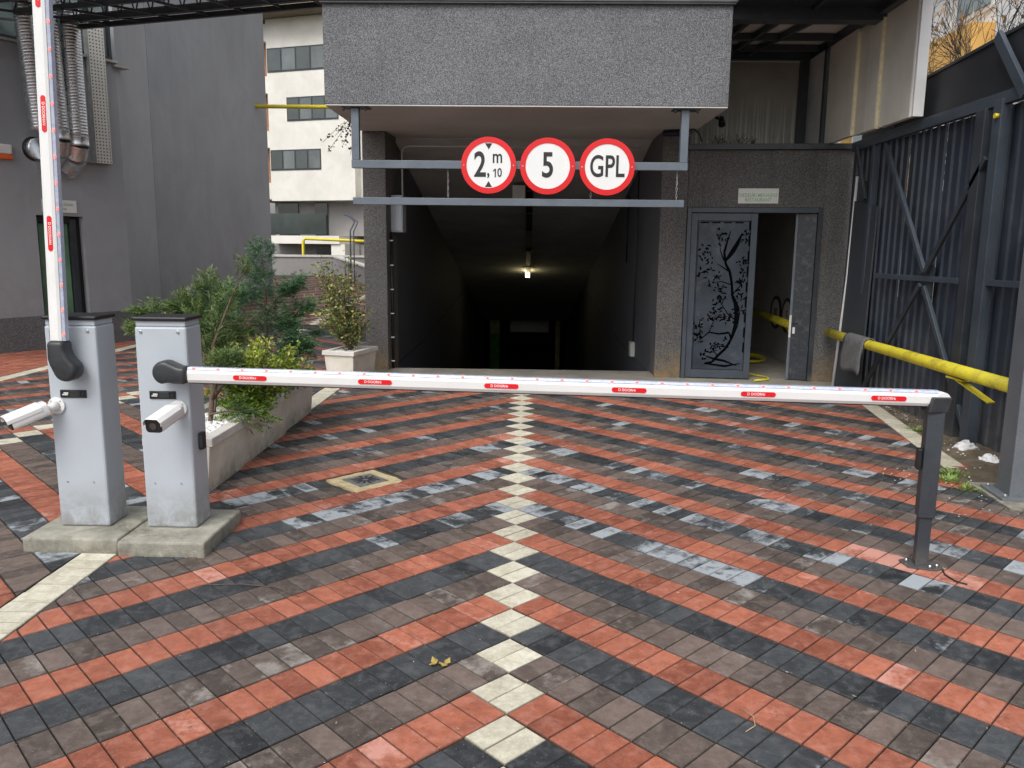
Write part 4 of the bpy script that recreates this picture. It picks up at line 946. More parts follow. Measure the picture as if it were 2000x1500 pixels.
for k in range(60):
    x = 2.25+rnd.random()*.55; y = 7.80+rnd.random()*.1; a = rnd.uniform(0, PI); p = Vector((x, y, 2.905)); q = p+Vector((math.cos(a)*.07, rnd.uniform(-.02, .02), rnd.uniform(.02, .12)*(1.3-abs(x-2.5)*2)))
    n0 = len(b.v); b.tube([p, (p+q)/2+Vector((rnd.uniform(-.02, .02), 0, .01)), q], .0025, 3, cap=False); b.tone += [(rnd.random()*.6, 0, 0, 1)]*(len(b.v)-n0)
tag(b.build('dry_twigs', M['barkdark']), 'tangle of dry twigs on the ledge above the door wall', 'twigs')
# ================================================================ left grey building
lb_ = thing('grey_building', (-7, 11, 0), 'grey rendered building on the left with ducts, a glass door and a window band', 'building')
A = Vector((-7.79, 9.37, 0)); LD = Vector((1.11, 1.86, 0)).normalized(); LT = frameT(A, LD)      # x along the wall, y into it
def lbx(name, m, *a, par=lb_, bevel=0):
    b = MB(); b.T = LT; b.box(*a); return b.build(name, m, par, bevel)
lbx('wall', M['wall'], -3.0, .70, 0, .3, .52, 4.5); lbx('wall', M['wall'], 1.43, 2.17, 0, .3, .52, 4.5); lbx('wall', M['wall'], .701, 1.429, 0, .3, 2.05, 4.5)
lbx('plinth', M['plinth'], -3.0, .70, -.02, .3, -.05, .519); lbx('plinth', M['plinth'], 1.43, 2.17, -.02, .3, -.05, .519)
lbx('upper_wall', M['wall'], -3.0, 2.17, 0, .3, 5.7, 9.0)
lbx('sill', M['zincdull'], -3.0, 2.18, -.06, .1, 4.503, 4.54)
wn = lbx('window_band', M['glass'], -3.0, 2.15, .09, .11, 4.545, 5.69)
for u in (-1.6, -.75, .10, .95, 1.75, 2.12): lbx('window_post', M['anthra'], u-.03, u+.03, .04, .088, 4.545, 5.69)
lbx('window_rail', M['anthra'], -3.0, 2.15, .04, .088, 5.15, 5.21); lbx('window_rail', M['anthra'], -3.0, 2.15, .035, .087, 4.542, 4.6)
dd = lbx('door_reveal', M['black'], .702, 1.428, .12, .14, 0, 2.045)
lbx('door_glass', M['greenglass'], .74, 1.22, .10, .118, .05, 1.93)
lbx('door_post', M['anthra'], 1.24, 1.33, .05, .119, 0, 2.0); lbx('door_post', M['anthra'], .703, .74, .05, .119, 0, 2.0); lbx('door_head', M['black'], .742, 1.238, .05, .119, 1.94, 2.045)
def wallseg(p0, p1, z1, m, nm='wall'):
    T_ = frameT((p0[0], p0[1], 0), (p1[0]-p0[0], p1[1]-p0[1], 0)); L = math.hypot(p1[0]-p0[0], p1[1]-p0[1])
    b = MB(); b.T = T_; b.box(0, L, 0, .3, .522, z1); b.build(nm, m, lb_)
    b = MB(); b.T = T_; b.box(-.01, L+.01, -.02, .3, -.05, .52); b.build('plinth', M['plinth'], lb_)
wallseg((-6.68, 11.235), (-6.93, 12.9), 9, M['wall_lit']); wallseg((-6.925, 12.905), (-6.74, 18.8), 9, M['wall'])
b = MB(); b.box(-9, -6.75, 18.81, 19.1, -.05, 9); b.build('wall', M['wall'], lb_)
b = MB(); b.T = LT; b.box(2.10, 2.35, -.10, .1, 4.44, 4.47); b.build('flashing', M['zincdull'], lb_)
# exit sign plate
sx_ = thing('green_sign', (-7.2, 10.3, 2.2), 'small white plate with green lettering above the glass door', 'sign')
b = MB(); b.T = LT; b.box(.80, 1.33, -.02, -.001, 2.10, 2.29); b.build('sign_plate', M['signwhite'], sx_, .002)
text('lettering', 'Acces biciclete', .072, M['green'], LT@Matrix.Translation((1.07, -.021, 2.225)), sx_, .95, .0005, .0003); text('lettering', 'persoane', .072, M['green'], LT@Matrix.Translation((1.04, -.021, 2.16)), sx_, .95, .0005, .0003)
sr_ = thing('siren', (-7.7, 9.5, 2.9), 'white alarm siren box with an orange base on the grey wall', 'siren')
b = MB(); b.T = LT; b.box(.02, .40, -.09, -.001, 2.90, 3.04); b.build('siren_cover', M['white'], sr_, .02)
b = MB(); b.T = LT; b.box(.02, .40, -.085, -.001, 2.83, 2.897); b.build('siren_lens', M['orangered'], sr_, .008)
# ducts
def duct(label, u, o, z0, z1, r, lean=0, elbow=True):
    t = thing('spiral_duct', LT@Vector((u, -o, z0)), label, 'duct', 'spiral ducts on the grey building')
    b = MB(); pts = []; rr = []
    z = z0
    while z < z1:
        pts.append(LT@Vector((u+lean*(z-z0), -o, z))); rr.append(r); pts.append(LT@Vector((u+lean*(z+.034-z0), -o, z+.034))); rr.append(r)
        pts.append(LT@Vector((u+lean*(z+.036-z0), -o, z+.036))); rr.append(r*1.022); pts.append(LT@Vector((u+lean*(z+.042-z0), -o, z+.042))); rr.append(r*1.022); z += .044
    b.tube(pts, rr, 24); b.build('duct_pipe', M['zinc'], t)
    if elbow:
        p = [LT@Vector((u, -o, z0-.002)), LT@Vector((u, -o, z0-.12)), LT@Vector((u, -o*.80, z0-.30)), LT@Vector((u, -o*.35, z0-.44)), LT@Vector((u, .05, z0-.46))]
        for k in range(4):
            d = (p[k+1]-p[k]).normalized(); b = MB(); b.tube([p[k]-d*.0, p[k]+d*.008, p[k+1]-d*.008, p[k+1]+d*.02], [r*1.05, r*1.02, r*1.02, r*1.05], 24); b.build('elbow_segment', M['zinc'], t)
    return t
duct('rightmost shiny spiral duct, the one nearest the perforated tray', 1.18, .45, 3.22, 5.1, .148)
duct('middle shiny spiral duct, half hidden behind the raised boom', .90, .45, 3.28, 5.3, .148, -.03)
duct('leftmost dull duct at the window, left of the raised boom', .66, .40, 3.25, 5.3, .14, -.06, False)
t = thing('wall_duct_outlet', LT@Vector((.66, -.1, 3.0)), 'round duct outlet collar in the grey wall left of the raised boom', 'duct outlet')
b = MB(); b.tube([LT@Vector((.76, .02, 3.02)), LT@Vector((.76, -.16, 3.02))], .155, 24); b.build('collar', M['zinc'], t)
b = MB(); b.tube([LT@Vector((.76, -.001, 3.02)), LT@Vector((.76, -.004, 3.02))], .18, 24); b.build('gasket', M['black'], t)
# perforated cable tray
pt_ = thing('perforated_tray', LT@Vector((1.85, -.1, 2.9)), 'tall perforated grey metal cable tray on the wall right of the ducts', 'cable tray')
b = MB(); b.T = LT; u0_, u1_ = 1.66, 1.92; nU, nZ = 5, 44; du = (u1_-u0_)/nU; dz_ = (5.15-2.9)/nZ
for i in range(nU):
    for k in range(nZ):
        x0, x1, z0, z1 = u0_+i*du, u0_+(i+1)*du, 2.9+k*dz_, 2.9+(k+1)*dz_; mx_, mz_ = du*.30, dz_*.30
        o_ = [(x0, z0), (x1, z0), (x1, z1), (x0, z1)]; h = [(x0+mx_, z0+mz_), (x1-mx_, z0+mz_), (x1-mx_, z1-mz_), (x0+mx_, z1-mz_)]
        io = [b.pt((x, -.12, z)) for x, z in o_]; ih = [b.pt((x, -.12, z)) for x, z in h]
        for q in range(4): b.face((io[q], io[(q+1) % 4], ih[(q+1) % 4], ih[q]))
b.build('perforated_face', M['offwhite'], pt_)
b = MB(); b.T = LT; b.box(1.665, 1.915, -.06, -.002, 2.905, 5.14); b.build('tray_hole_backing', M['anthra'], pt_)  # added dark backing, its colour gives the shade seen in the holes
b = MB(); b.T = LT; b.box(1.656, 1.659, -.12, 0, 2.9, 5.15); b.box(1.921, 1.924, -.12, 0, 2.9, 5.15); b.box(1.45, 1.924, -.12, -.0, 2.895, 2.899); b.build('tray_side', M['zincdull'], pt_)
# ================================================================ truss canopy, top left
tr = thing('truss_canopy', (-4.5, 9, 4.8), 'dark steel truss canopy with dirty glazing between the buildings', 'canopy')
def tbeam(nm, a, c, w_, h_, m=M['anthra']): 
    b = MB(); b.beam(a, c, w_, h_); b.build(nm, m, tr)
def L3(p, q, t): return Vector(p).lerp(Vector(q), t)
chords = [((-6.7, 10.2, 4.80), (-2.2, 8.85, 4.80)), ((-6.8, 9.95, 4.82), (-2.2, 8.60, 4.82)), ((-7.2, 9.50, 4.82), (-2.2, 8.05, 4.82)), ((-8.5, 9.3, 4.80), (-2.2, 7.45, 4.80))]
for a, c in chords: tbeam('chord', a, c, .05, .07)
for k, (a, c) in enumerate(chords[1:3]):
    a2 = Vector(a)+Vector((0, 0, .42)); c2 = Vector(c)+Vector((0, 0, .42)); tbeam('chord', a2, c2, .05, .05)
    n = 18
    for i in range(n):
        p, q = L3(a, c, i/n), L3(a2, c2, (i+.5)/n); tbeam('truss_web', p, q, .016, .016); tbeam('truss_web', q, L3(a, c, (i+1)/n), .016, .016)
for i in range(9):
    t_ = i/8; tbeam('cross_bar', L3(*chords[0], t_), L3(*chords[3], t_), .03, .03)
b = MB(); a, c = chords[0]; a3, c3 = chords[1]
b.hexa([Vector(a)+Vector((0, 0, .05)), Vector(c)+Vector((0, 0, .05)), Vector(c3)+Vector((0, 0, .05)), Vector(a3)+Vector((0, 0, .05))], [Vector(a)+Vector((0, 0, .07)), Vector(c)+Vector((0, 0, .07)), Vector(c3)+Vector((0, 0, .07)), Vector(a3)+Vector((0, 0, .07))]); b.build('edge_deck', M['deck'], tr)
b = MB(); a, c = chords[3]
b.hexa([(-7.0, 9.9, 5.30), (-2.2, 8.55, 5.30), (-2.2, 5.5, 5.30), (-9.5, 6.5, 5.30)], [(-7.0, 9.9, 5.32), (-2.2, 8.55, 5.32), (-2.2, 5.5, 5.32), (-9.5, 6.5, 5.32)]); b.build('roof_glazing', M['polycarb'], tr)
for i in range(7):
    t_ = i/6; tbeam('rafter', L3((-7.0, 9.9, 5.27), (-2.2, 8.5, 5.27), t_), L3((-9.5, 6.5, 5.27), (-2.2, 5.5, 5.27), t_), .04, .06)
# ================================================================ courtyard behind: retaining wall, pipes, far building
rw = thing('retaining_wall', (-8, 25, .6), 'low dark grey retaining wall with pale coping in front of the white block', 'wall')
b = MB(); b.box(-14, -1.9, 25.0, 25.3, .3, 1.26); b.build('wall_body', M['bgrey'], rw); b = MB(); b.box(-14, -1.9, 24.96, 25.34, 1.262, 1.33); b.build('coping', M['planterw'], rw)
rs = thing('ramp_wall', (-5, 22, .6), 'sloping dark parapet with pale coping at the far right of the courtyard', 'wall')
b = MB(); b.hexa([(-6.5, 24.9, .4), (-3.2, 19.0, .2), (-3.0, 19.0, .2), (-6.3, 24.9, .4)], [(-6.5, 24.9, 1.25), (-3.2, 19.0, .75), (-3.0, 19.0, .75), (-6.3, 24.9, 1.25)]); b.build('wall_body', M['bgrey'], rs)
b = MB(); b.hexa([(-6.53, 24.9, 1.252), (-3.23, 19.0, .752), (-2.97, 19.0, .752), (-6.27, 24.9, 1.252)], [(-6.53, 24.9, 1.30), (-3.23, 19.0, .80), (-2.97, 19.0, .80), (-6.27, 24.9, 1.30)]); b.build('coping', M['planterw'], rs)
gp = thing('gas_pipe', (-4, 18.5, 5.1), 'yellow gas pipe crossing high between the grey building and the garage', 'pipe')
tb('pipe', M['gasyellow'], gp, [(-6.85, 18.3, 5.02), (-1.5, 18.3, 5.02)], .048, 12)
gq = thing('gas_pipe', (-8, 28, 1.3), 'bent yellow gas pipe in front of the ground floor of the white block', 'pipe')
tb('pipe', M['gasyellow'], gq, [(-10.6, 28, 1.19), (-8.46, 28, 1.19), (-8.39, 28, 1.25), (-8.38, 28, 1.82), (-8.3, 28, 1.90), (-5.0, 28, 1.78)], .058, 10)
bp = thing('bent_lamp_post', (-4.75, 20, 1.2), 'pale bent metal lamp post with an angled head at the far end of the courtyard', 'lamp post')
tb('post', M['steel'], bp, [(-4.86, 20, .4), (-4.85, 20, 2.05), (-4.72, 20, 2.30), (-4.93, 20, 2.48), (-5.02, 20, 2.49)], .022, 8)
tb('post', M['steel'], bp, [(-4.78, 20.1, .4), (-4.78, 20.1, 2.03), (-4.66, 20.1, 2.28), (-4.88, 20.1, 2.47)], .018, 8)
ym = MB()
for k in range(9): x = -5.1+k*.38; ym.poly([(x, 15.0, zg(0, 15)+.006), (x+.12, 15.0, zg(0, 15)+.006), (x+.30, 15.45, zg(0, 15.45)+.006), (x+.18, 15.45, zg(0, 15.45)+.006)])
tag(ym.build('road_markings', M['gasyellow']), kind='structure')
# far white block
fb_ = thing('white_apartment_block', (-12, 43, 0), 'off-white apartment block with dark ribbon windows, far behind the courtyard', 'building')
FB = frameT((-14.9, 43.76, 0), (5.05, -1.6, 0)); FL = 5.82
def ub(px_u): return px_u
def bb(name, m, *a, par=fb_, bevel=0): b = MB(); b.T = FB; b.box(*a); return b.build(name, m, par, bevel)
bb('upper_wall', M['bwhite'], .5, FL, 0, 4, 4.1, 13.7)
bb('side_bay', M['bwhite'], FL+.001, FL+2.5, .6, 4, 4.25, 13.7)
bb('eaves', M['beaves'], -.5, FL+2.6, -1.2, 4, 13.72, 14.1)
bb('left_return', M['bbrown'], -.8, .499, .5, 4, 4.1, 13.7)
for z in (4.2, 7.0, 9.9, 12.6): bb('balcony_slab', M['bwhite'], -.7, .498, .1, .499, z, z+.9)
def win(u0, u1, z0, z1, n):
    f = bb('window', M['anthra'], u0, u1, -.03, -.002, z0, z1)
    for k in range(n):
        a = u0+(u1-u0)*(k/n)+.05; c = u0+(u1-u0)*((k+1)/n)-.05
        b = MB(); b.T = FB; b.box(a, c, -.045, -.031, z0+.08, z1-.08); b.build('pane', M['paneglass'] if k % 2 else M['glassdark'], f)
win(.55, 4.2, 10.95, 12.2, 4); win(1.7, 4.9, 8.35, 9.6, 4); win(.55, 3.75, 5.75, 6.85, 4)
bb('recess_wall', M['bgrey'], 0, FL+3, 1.0, 4, 2.2, 4.09); bb('floor_slab', M['bwhite'], -.2, FL-.9, -.3, 4, 1.75, 2.19)
bb('patio_door', M['glassdark'], .3, 1.6, .9, .998, 2.2, 4.0); bb('patio_door', M['glassdark'], 2.7, 3.5, .9, .998, 2.2, 4.0)
bb('glass_railing', M['glassdark'], .1, 4.1, -.25, -.22, 2.25, 3.4)
bb('ground_wall', M['bgrey'], -.5, FL+4, 1.5, 4, .5, 1.74); bb('ground_pier', M['bwhite'], 4.35, 5.2, -.2, 1.4, .5, 1.74)
bb('ground_door', M['glassdark'], 2.4, 4.0, 1.4, 1.498, .6, 1.6)
# ================================================================ yellow block and bare trees, top right
yb = thing('yellow_apartment_block', (12, 18, 0), 'orange and white apartment block glimpsed through bare branches', 'building')
b = MB(); b.box(10.3, 16, 6, 40, -.02, 16); b.build('wall', M['bpale'], yb)
for fl in range(5):
    z = 1.5+fl*2.7
    for k in range(11):
        y = 8+k*2.9
        b = MB(); b.box(9.75, 10.295, y, y+1.9, z+1.55, z+2.45); b.build('balcony_parapet', M['borange'] if (k+fl) % 3 else M['bpale'], yb)
        b = MB(); b.box(10.24, 10.298, y+.1, y+1.7, z+.1, z+1.45); f = b.build('window', M['bpale'], yb)
        b = MB(); b.box(10.20, 10.238, y+.2, y+.85, z+.2, z+1.35); b.box(10.20, 10.238, y+.95, y+1.6, z+.2, z+1.35); b.build('pane', M['glass'], f)
        b = MB(); b.box(10.25, 10.296, y+2.0, y+2.8, z-.2, z+2.4); b.build('wall_strip', M['borange'] if k % 4 == 1 else M['bpale'], yb)
    b = MB(); b.box(9.9, 10.29, 6.5, 39.5, z+1.48, z+1.545); b.build('floor_band', M['zincdull'], yb)
def branch(mb, p, d, L, r, depth, rg, mi=0, spread=.55, up=.1, minr=.0025):
    n = 4; pts = [Vector(p)]; dd = Vector(d).normalized(); rr = [r]
    for k in range(n):
        dd = (dd+Vector((rg.gauss(0, .12), rg.gauss(0, .12), rg.gauss(0, .12)+up*.3))).normalized(); pts.append(pts[-1]+dd*L/n); rr.append(max(minr, r*(1-.5*(k+1)/n)))
    mb.tube(pts, rr, 5 if r > .012 else 3, mi, cap=False)
    ends = [(pts[-1], dd)]
    if depth > 0:
        for k in range(rg.choice((2, 3, 3)) if depth > 1 else 3):
            i = rg.randint(1, n); v = Vector((rg.gauss(0, 1), rg.gauss(0, 1), rg.gauss(0, 1))).normalized()
            nd = (dd+v*spread*1.2).normalized(); ends += branch(mb, pts[i], nd, L*rg.uniform(.6, .85), rr[i]*.62, depth-1, rg, mi, spread, up, minr)
    return ends
def leafquad(mb, p, d, up, L, w, tone):
    d = d.normalized(); s = d.cross(up)
    if s.length < 1e-4: s = Vector((1, 0, 0))
    s = s.normalized()*w/2; nrm = s.cross(d).normalized()*w*.18
    i = [mb.pt(p), mb.pt(p+d*L*.5+s-nrm), mb.pt(p+d*L), mb.pt(p+d*L*.5-s-nrm)]
    mb.tone += [tone]*4; mb.face((i[0], i[1], i[2])); mb.face((i[0], i[2], i[3]))
for (x, y, seed, lab, dirs) in ((5.2, 6.6, 5, 'bare shrubby tree with a few brown leaves next to the cream panels', 7), (5.6, 9.2, 8, 'bare tree with fine dark twigs behind the hood of the fence', 9), (6.2, 5.4, 21, 'bare tree whose pale limb crosses the top right corner', 8)):
    rg = random.Random(seed); t = thing('bare_tree', (x, y, 0), lab, 'tree', 'bare trees behind the fence')
    b = MB(); b.tube([(x, y, -.05), (x+.03, y, 1.4), (x, y+.04, 2.7)], [.09, .07, .055], 8, cap=False); b.build('trunk', M['bark'], t)
    b = MB(); ends = []
    for k in range(dirs):
        a = 2*PI*k/dirs+rg.random(); ends += branch(b, (x, y+.04, 2.3+rg.random()*.4), (math.cos(a)*.5, math.sin(a)*.5, 1.0), 1.15, .024, 4, rg, 0, .5, .12, .003)
    b.build('crown', M['barkdark'], t)
    lv = MB(); lv.tone = []
    for k in range(90):
        e = rg.choice(ends); leafquad(lv, e[0], Vector((rg.gauss(0, .3), rg.gauss(0, .3), -1)), Vector((rg.random(), rg.random(), 0)), rg.uniform(.05, .11), .03, (rg.random(), 0, 0, 1))
    lv.build('dry_leaves', M['dryleaf'], t)
    if seed == 21:
        b = MB(); b.tube([(6.2, 5.4, 2.2), (5.6, 5.2, 3.3), (5.0, 5.35, 3.72), (4.55, 5.6, 4.1), (4.2, 6.1, 4.6)], [.055, .045, .035, .03, .02], 10); b.build('pale_limb', M['barkpale'], t)
        b = MB()
        for k in range(5): b.tube([(4.9+.0*k, 3.9+k*.05, 3.5+k*.015), (4.5, 4.7+k*.1, 3.52+k*.03), (4.25, 5.8, 3.36+k*.035), (4.1, 6.8+.1*k, 3.2+k*.03)], [.016, .012, .009, .004], 5)
        b.build('trailing_branches', M['barkdark'], t)
# ================================================================ planter with shrubs
pn = thing('long_planter', (-2.4, 4, 0), 'long cream cast-stone planter of three stepped blocks beside the driveway', 'planter')
segs = [(2.76, 3.48, -2.02, .0), (3.485, 4.52, -2.03, .0), (4.525, 5.45, -2.055, .0)]
for k, (y0, y1, xr, zb) in enumerate(segs):
    xl = xr-(.43 if k == 0 else .47)
    b = MB(); b.hexa([(xl+.05, y0, -.01), (xr-.03, y0, -.01), (xr-.03, y1, -.01), (xl+.05, y1, -.01)], [(xl, y0, .315), (xr, y0, .315), (xr, y1, .315), (xl, y1, .315)]); b.build('planter_block', M['planter'], pn, .004)
    b = MB(); b.box(xr-.065, xr+.018, y0, y1, .3155, .375); b.box(xl-.018, xl+.065, y0, y1, .3155, .375)
    if k == 0: b.box(xl+.066, xr-.066, y0, y0+.08, .3155, .375)
    if k == 2: b.box(xl+.066, xr-.066, y1-.08, y1, .3155, .375)
    b.build('planter_rim', M['planterw'], pn, .006)
ROCK = []
for s in range(4):
    b = MB(); rg = random.Random(40+s)
    for la in range(5):
        for lo in range(7): pass
    pts = [(0, 0, -1)]+[(math.cos(2*PI*k/6+l*.5)*math.cos(l), math.sin(2*PI*k/6+l*.5)*math.cos(l), math.sin(l)) for l in (-.6, 0, .6) for k in range(6)]+[(0, 0, 1)]
    ROCK.append([Vector(p)*rg.uniform(.82, 1.15) for p in pts])
def rock(mb, c, sx, sy, sz, ang, s, mi=0):
    R = Matrix.Rotation(ang, 3, 'Z'); i = [mb.pt(Vector(c)+R@Vector((p.x*sx, p.y*sy, p.z*sz))) for p in ROCK[s]]
    for k in range(6):
        mb.face((i[0], i[1+(k+1) % 6], i[1+k]), mi, True); mb.face((i[19], i[13+k], i[13+(k+1) % 6]), mi, True)
        for l in (0, 1): mb.face((i[1+6*l+k], i[1+6*l+(k+1) % 6], i[7+6*l+(k+1) % 6], i[7+6*l+k]), mi, True)
b = MB()
for k in range(1700):
    y = rnd.uniform(2.9, 5.36); x = rnd.uniform(-2.43, -2.09); r = rnd.uniform(.012, .022); rock(b, (x, y, .335+rnd.uniform(-.01, .012)), r*1.3, r, r*.7, rnd.random()*PI, rnd.randint(0, 3))
b.box(-2.44, -2.07, 2.89, 5.38, .30, .33); tag(b.build('pebbles', M['pebble'], pn), kind='stuff')
def conifer(name, base, limbs, seed, matn, label, dens=1.0, needle=.036):
    rg = random.Random(seed); t = thing(name, base, label, 'conifer')
    wd = MB(); fo = MB(); fo.tone = []
    def spray(p, d, L, lev, tn):
        """feathery flat spray: a stem with side branchlets carrying needles"""
        d = d.normalized(); n = max(3, int(L/.022)); side = d.cross(Vector((0, 0, 1)))
        if side.length < .1: side = Vector((1, 0, 0))
        side = (side.normalized()+Vector((0, 0, rg.gauss(0, .25)))).normalized(); q = Vector(p)
        for k in range(n):
            q = q+d*(L/n); d = (d+Vector((rg.gauss(0, .05), rg.gauss(0, .05), rg.gauss(0, .05)-.01))).normalized(); f = k/n
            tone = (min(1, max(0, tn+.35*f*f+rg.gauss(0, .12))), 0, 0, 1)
            if lev > 0:
                for s in (-1, 1):
                    if rg.random() < .85: spray(q, d*.75+side*s+Vector((0, 0, rg.gauss(0, .2))), L*.50*(1-.6*f)+.018, lev-1, tn+.1*f)
            else:
                for s in (-1, 1):
                    leafquad(fo, q, d*.9+side*s*.8+Vector((0, 0, rg.gauss(0, .3))), Vector((rg.gauss(0, .3), rg.gauss(0, .3), 1)), needle*rg.uniform(.7, 1.3), .010, tone)
        leafquad(fo, q, d, Vector((0, 0, 1)), needle*1.4, .007, (min(1, tn+.5), 0, 0, 1))
    for pts, r, nsp, sl in limbs:
        pts = [Vector(p) for p in pts]; wd.tube(pts, [r*(1-.8*k/(len(pts)-1)) for k in range(len(pts))], 6, cap=False)
        for k in range(int(nsp*dens)):
            f = rg.uniform(.22, 1)**.8; s = f*(len(pts)-1); i = min(int(s), len(pts)-2); p = pts[i].lerp(pts[i+1], s-i); ax = (pts[i+1]-pts[i]).normalized()
            v = Vector((rg.gauss(0, 1), rg.gauss(0, 1), rg.gauss(.1, .45)))
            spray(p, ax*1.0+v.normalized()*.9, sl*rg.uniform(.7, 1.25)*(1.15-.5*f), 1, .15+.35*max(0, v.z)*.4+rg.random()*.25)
        spray(pts[-1]-(pts[-1]-pts[-2])*.3, pts[-1]-pts[-2], sl, 1, .5)
    wd.build('trunk', M['bark'], t); tag(fo.build('crown', M[matn], t), None)
    return t
B1 = Vector((-2.27, 3.40, .3))
def off(b, l): return [b+Vector(p) for p in l]
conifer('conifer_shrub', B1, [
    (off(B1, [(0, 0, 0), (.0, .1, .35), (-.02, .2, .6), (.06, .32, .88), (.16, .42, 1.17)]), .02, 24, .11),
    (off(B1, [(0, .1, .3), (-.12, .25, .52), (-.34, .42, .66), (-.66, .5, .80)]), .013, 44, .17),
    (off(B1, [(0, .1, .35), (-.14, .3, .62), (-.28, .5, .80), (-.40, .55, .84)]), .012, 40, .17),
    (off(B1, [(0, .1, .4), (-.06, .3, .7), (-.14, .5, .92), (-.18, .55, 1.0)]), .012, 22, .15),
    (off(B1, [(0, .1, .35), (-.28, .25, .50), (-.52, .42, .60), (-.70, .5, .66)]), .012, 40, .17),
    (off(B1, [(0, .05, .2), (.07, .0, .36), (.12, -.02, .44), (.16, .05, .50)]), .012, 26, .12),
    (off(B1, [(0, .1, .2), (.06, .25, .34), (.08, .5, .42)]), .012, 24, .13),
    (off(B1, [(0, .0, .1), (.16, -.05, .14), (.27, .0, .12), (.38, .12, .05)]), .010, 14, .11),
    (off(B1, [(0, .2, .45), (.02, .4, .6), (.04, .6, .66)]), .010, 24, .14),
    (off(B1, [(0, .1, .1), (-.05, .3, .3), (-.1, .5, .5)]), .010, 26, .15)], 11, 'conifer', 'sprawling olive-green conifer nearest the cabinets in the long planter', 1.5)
B2 = Vector((-2.28, 4.75, .3))
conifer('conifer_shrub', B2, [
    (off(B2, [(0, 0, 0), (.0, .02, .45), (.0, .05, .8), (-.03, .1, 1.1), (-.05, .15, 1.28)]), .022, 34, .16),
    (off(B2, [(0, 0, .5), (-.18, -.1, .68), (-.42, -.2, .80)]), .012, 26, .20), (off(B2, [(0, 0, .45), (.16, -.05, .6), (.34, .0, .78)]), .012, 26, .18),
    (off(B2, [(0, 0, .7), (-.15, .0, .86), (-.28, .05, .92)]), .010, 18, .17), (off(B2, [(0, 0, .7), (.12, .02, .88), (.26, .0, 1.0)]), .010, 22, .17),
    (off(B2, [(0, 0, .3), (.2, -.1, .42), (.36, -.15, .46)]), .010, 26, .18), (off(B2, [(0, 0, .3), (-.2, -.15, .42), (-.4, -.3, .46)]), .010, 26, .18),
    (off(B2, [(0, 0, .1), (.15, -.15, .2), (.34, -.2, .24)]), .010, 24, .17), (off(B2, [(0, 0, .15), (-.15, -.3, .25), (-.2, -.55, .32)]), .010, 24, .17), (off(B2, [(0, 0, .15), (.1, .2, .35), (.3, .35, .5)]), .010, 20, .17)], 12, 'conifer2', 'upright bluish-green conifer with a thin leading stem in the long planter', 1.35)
def leafy(name, base, label, cat, tips, seed, matn, nleaf, L, W, stemr=.006, cl=.06, tonef=None):
    rg = random.Random(seed); t = thing(name, base, label, cat); wd = MB(); lv = MB(); lv.tone = []
    for tip in tips:
        tip = Vector(tip); b0 = Vector(base); mid = b0.lerp(tip, .5)+Vector((rg.gauss(0, .03), rg.gauss(0, .03), .02))
        wd.tube([b0, mid, tip], [stemr, stemr*.7, stemr*.35], 5, cap=False)
        for k in range(nleaf):
            f = rg.random()**.6; p = (b0.lerp(mid, f*2) if f < .5 else mid.lerp(tip, f*2-1))+Vector((rg.gauss(0, cl), rg.gauss(0, cl), rg.gauss(0, cl)))*(.35+.65*f)
            if f < .3 and rg.random() < .7: continue
            d = Vector((rg.gauss(0, 1), rg.gauss(0, 1), rg.gauss(.25, .8)))
            h = tonef(rg, p) if tonef else rg.random()
            leafquad(lv, p, d, Vector((rg.gauss(0, 1), rg.gauss(0, 1), rg.gauss(0, 1))), L*rg.uniform(.6, 1.25), W*rg.uniform(.7, 1.2), (min(1, max(0, h)), 0, 0, 1))
    wd.build('stems', M['bark'], t); tag(lv.build('leaves', M[matn], t)); return t
rg = random.Random(77); tips = []
for c, s, n in (((-2.08, 3.75, .84), .07, 18), ((-2.24, 3.7, .72), .07, 12), ((-2.00, 3.95, .64), .08, 18), ((-1.98, 3.75, .42), .08, 12), ((-2.1, 3.5, .45), .09, 10), ((-2.12, 3.7, .6), .09, 12), ((-1.98, 4.3, .76), .09, 16), ((-1.96, 4.25, .56), .09, 12)):
    tips += [(c[0]+rg.gauss(0, s), c[1]+rg.gauss(0, s), c[2]+rg.gauss(0, s*.8)) for _ in range(n)]
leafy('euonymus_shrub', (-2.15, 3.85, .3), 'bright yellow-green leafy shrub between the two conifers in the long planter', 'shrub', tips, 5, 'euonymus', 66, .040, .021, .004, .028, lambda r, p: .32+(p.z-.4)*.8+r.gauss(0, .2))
# potted shrub
PT = frameT((-2.13, 7.5, 0), (1, -.28, 0))
pot = thing('square_pot', (-2.13, 7.5, 0), 'pale rectangular cast-stone pot with white pebbles beside the column', 'plant pot')
b = MB(); b.T = PT; b.hexa([(-.17, -.28, 0), (.17, -.28, 0), (.17, .28, 0), (-.17, .28, 0)], [(-.195, -.31, .33), (.195, -.31, .33), (.195, .31, .33), (-.195, .31, .33)]); b.build('pot_body', M['planter'], pot, .006)
b = MB(); b.T = PT
for a in ((-.215, .215, -.33, -.27), (-.215, .215, .27, .33), (-.215, -.155, -.269, .269), (.155, .215, -.269, .269)): b.box(*a, .3305, .385)
b.build('pot_rim', M['planterw'], pot, .006)
b = MB(); b.T = PT
for k in range(380): r = rnd.uniform(.012, .02); rock(b, (rnd.uniform(-.15, .15), rnd.uniform(-.26, .26), .355+rnd.uniform(-.008, .01)), r*1.3, r, r*.7, rnd.random()*PI, rnd.randint(0, 3))
b.box(-.154, .154, -.268, .268, .331, .35); tag(b.build('pebbles', M['pebble'], pot), kind='stuff')
rg = random.Random(31); tips = []
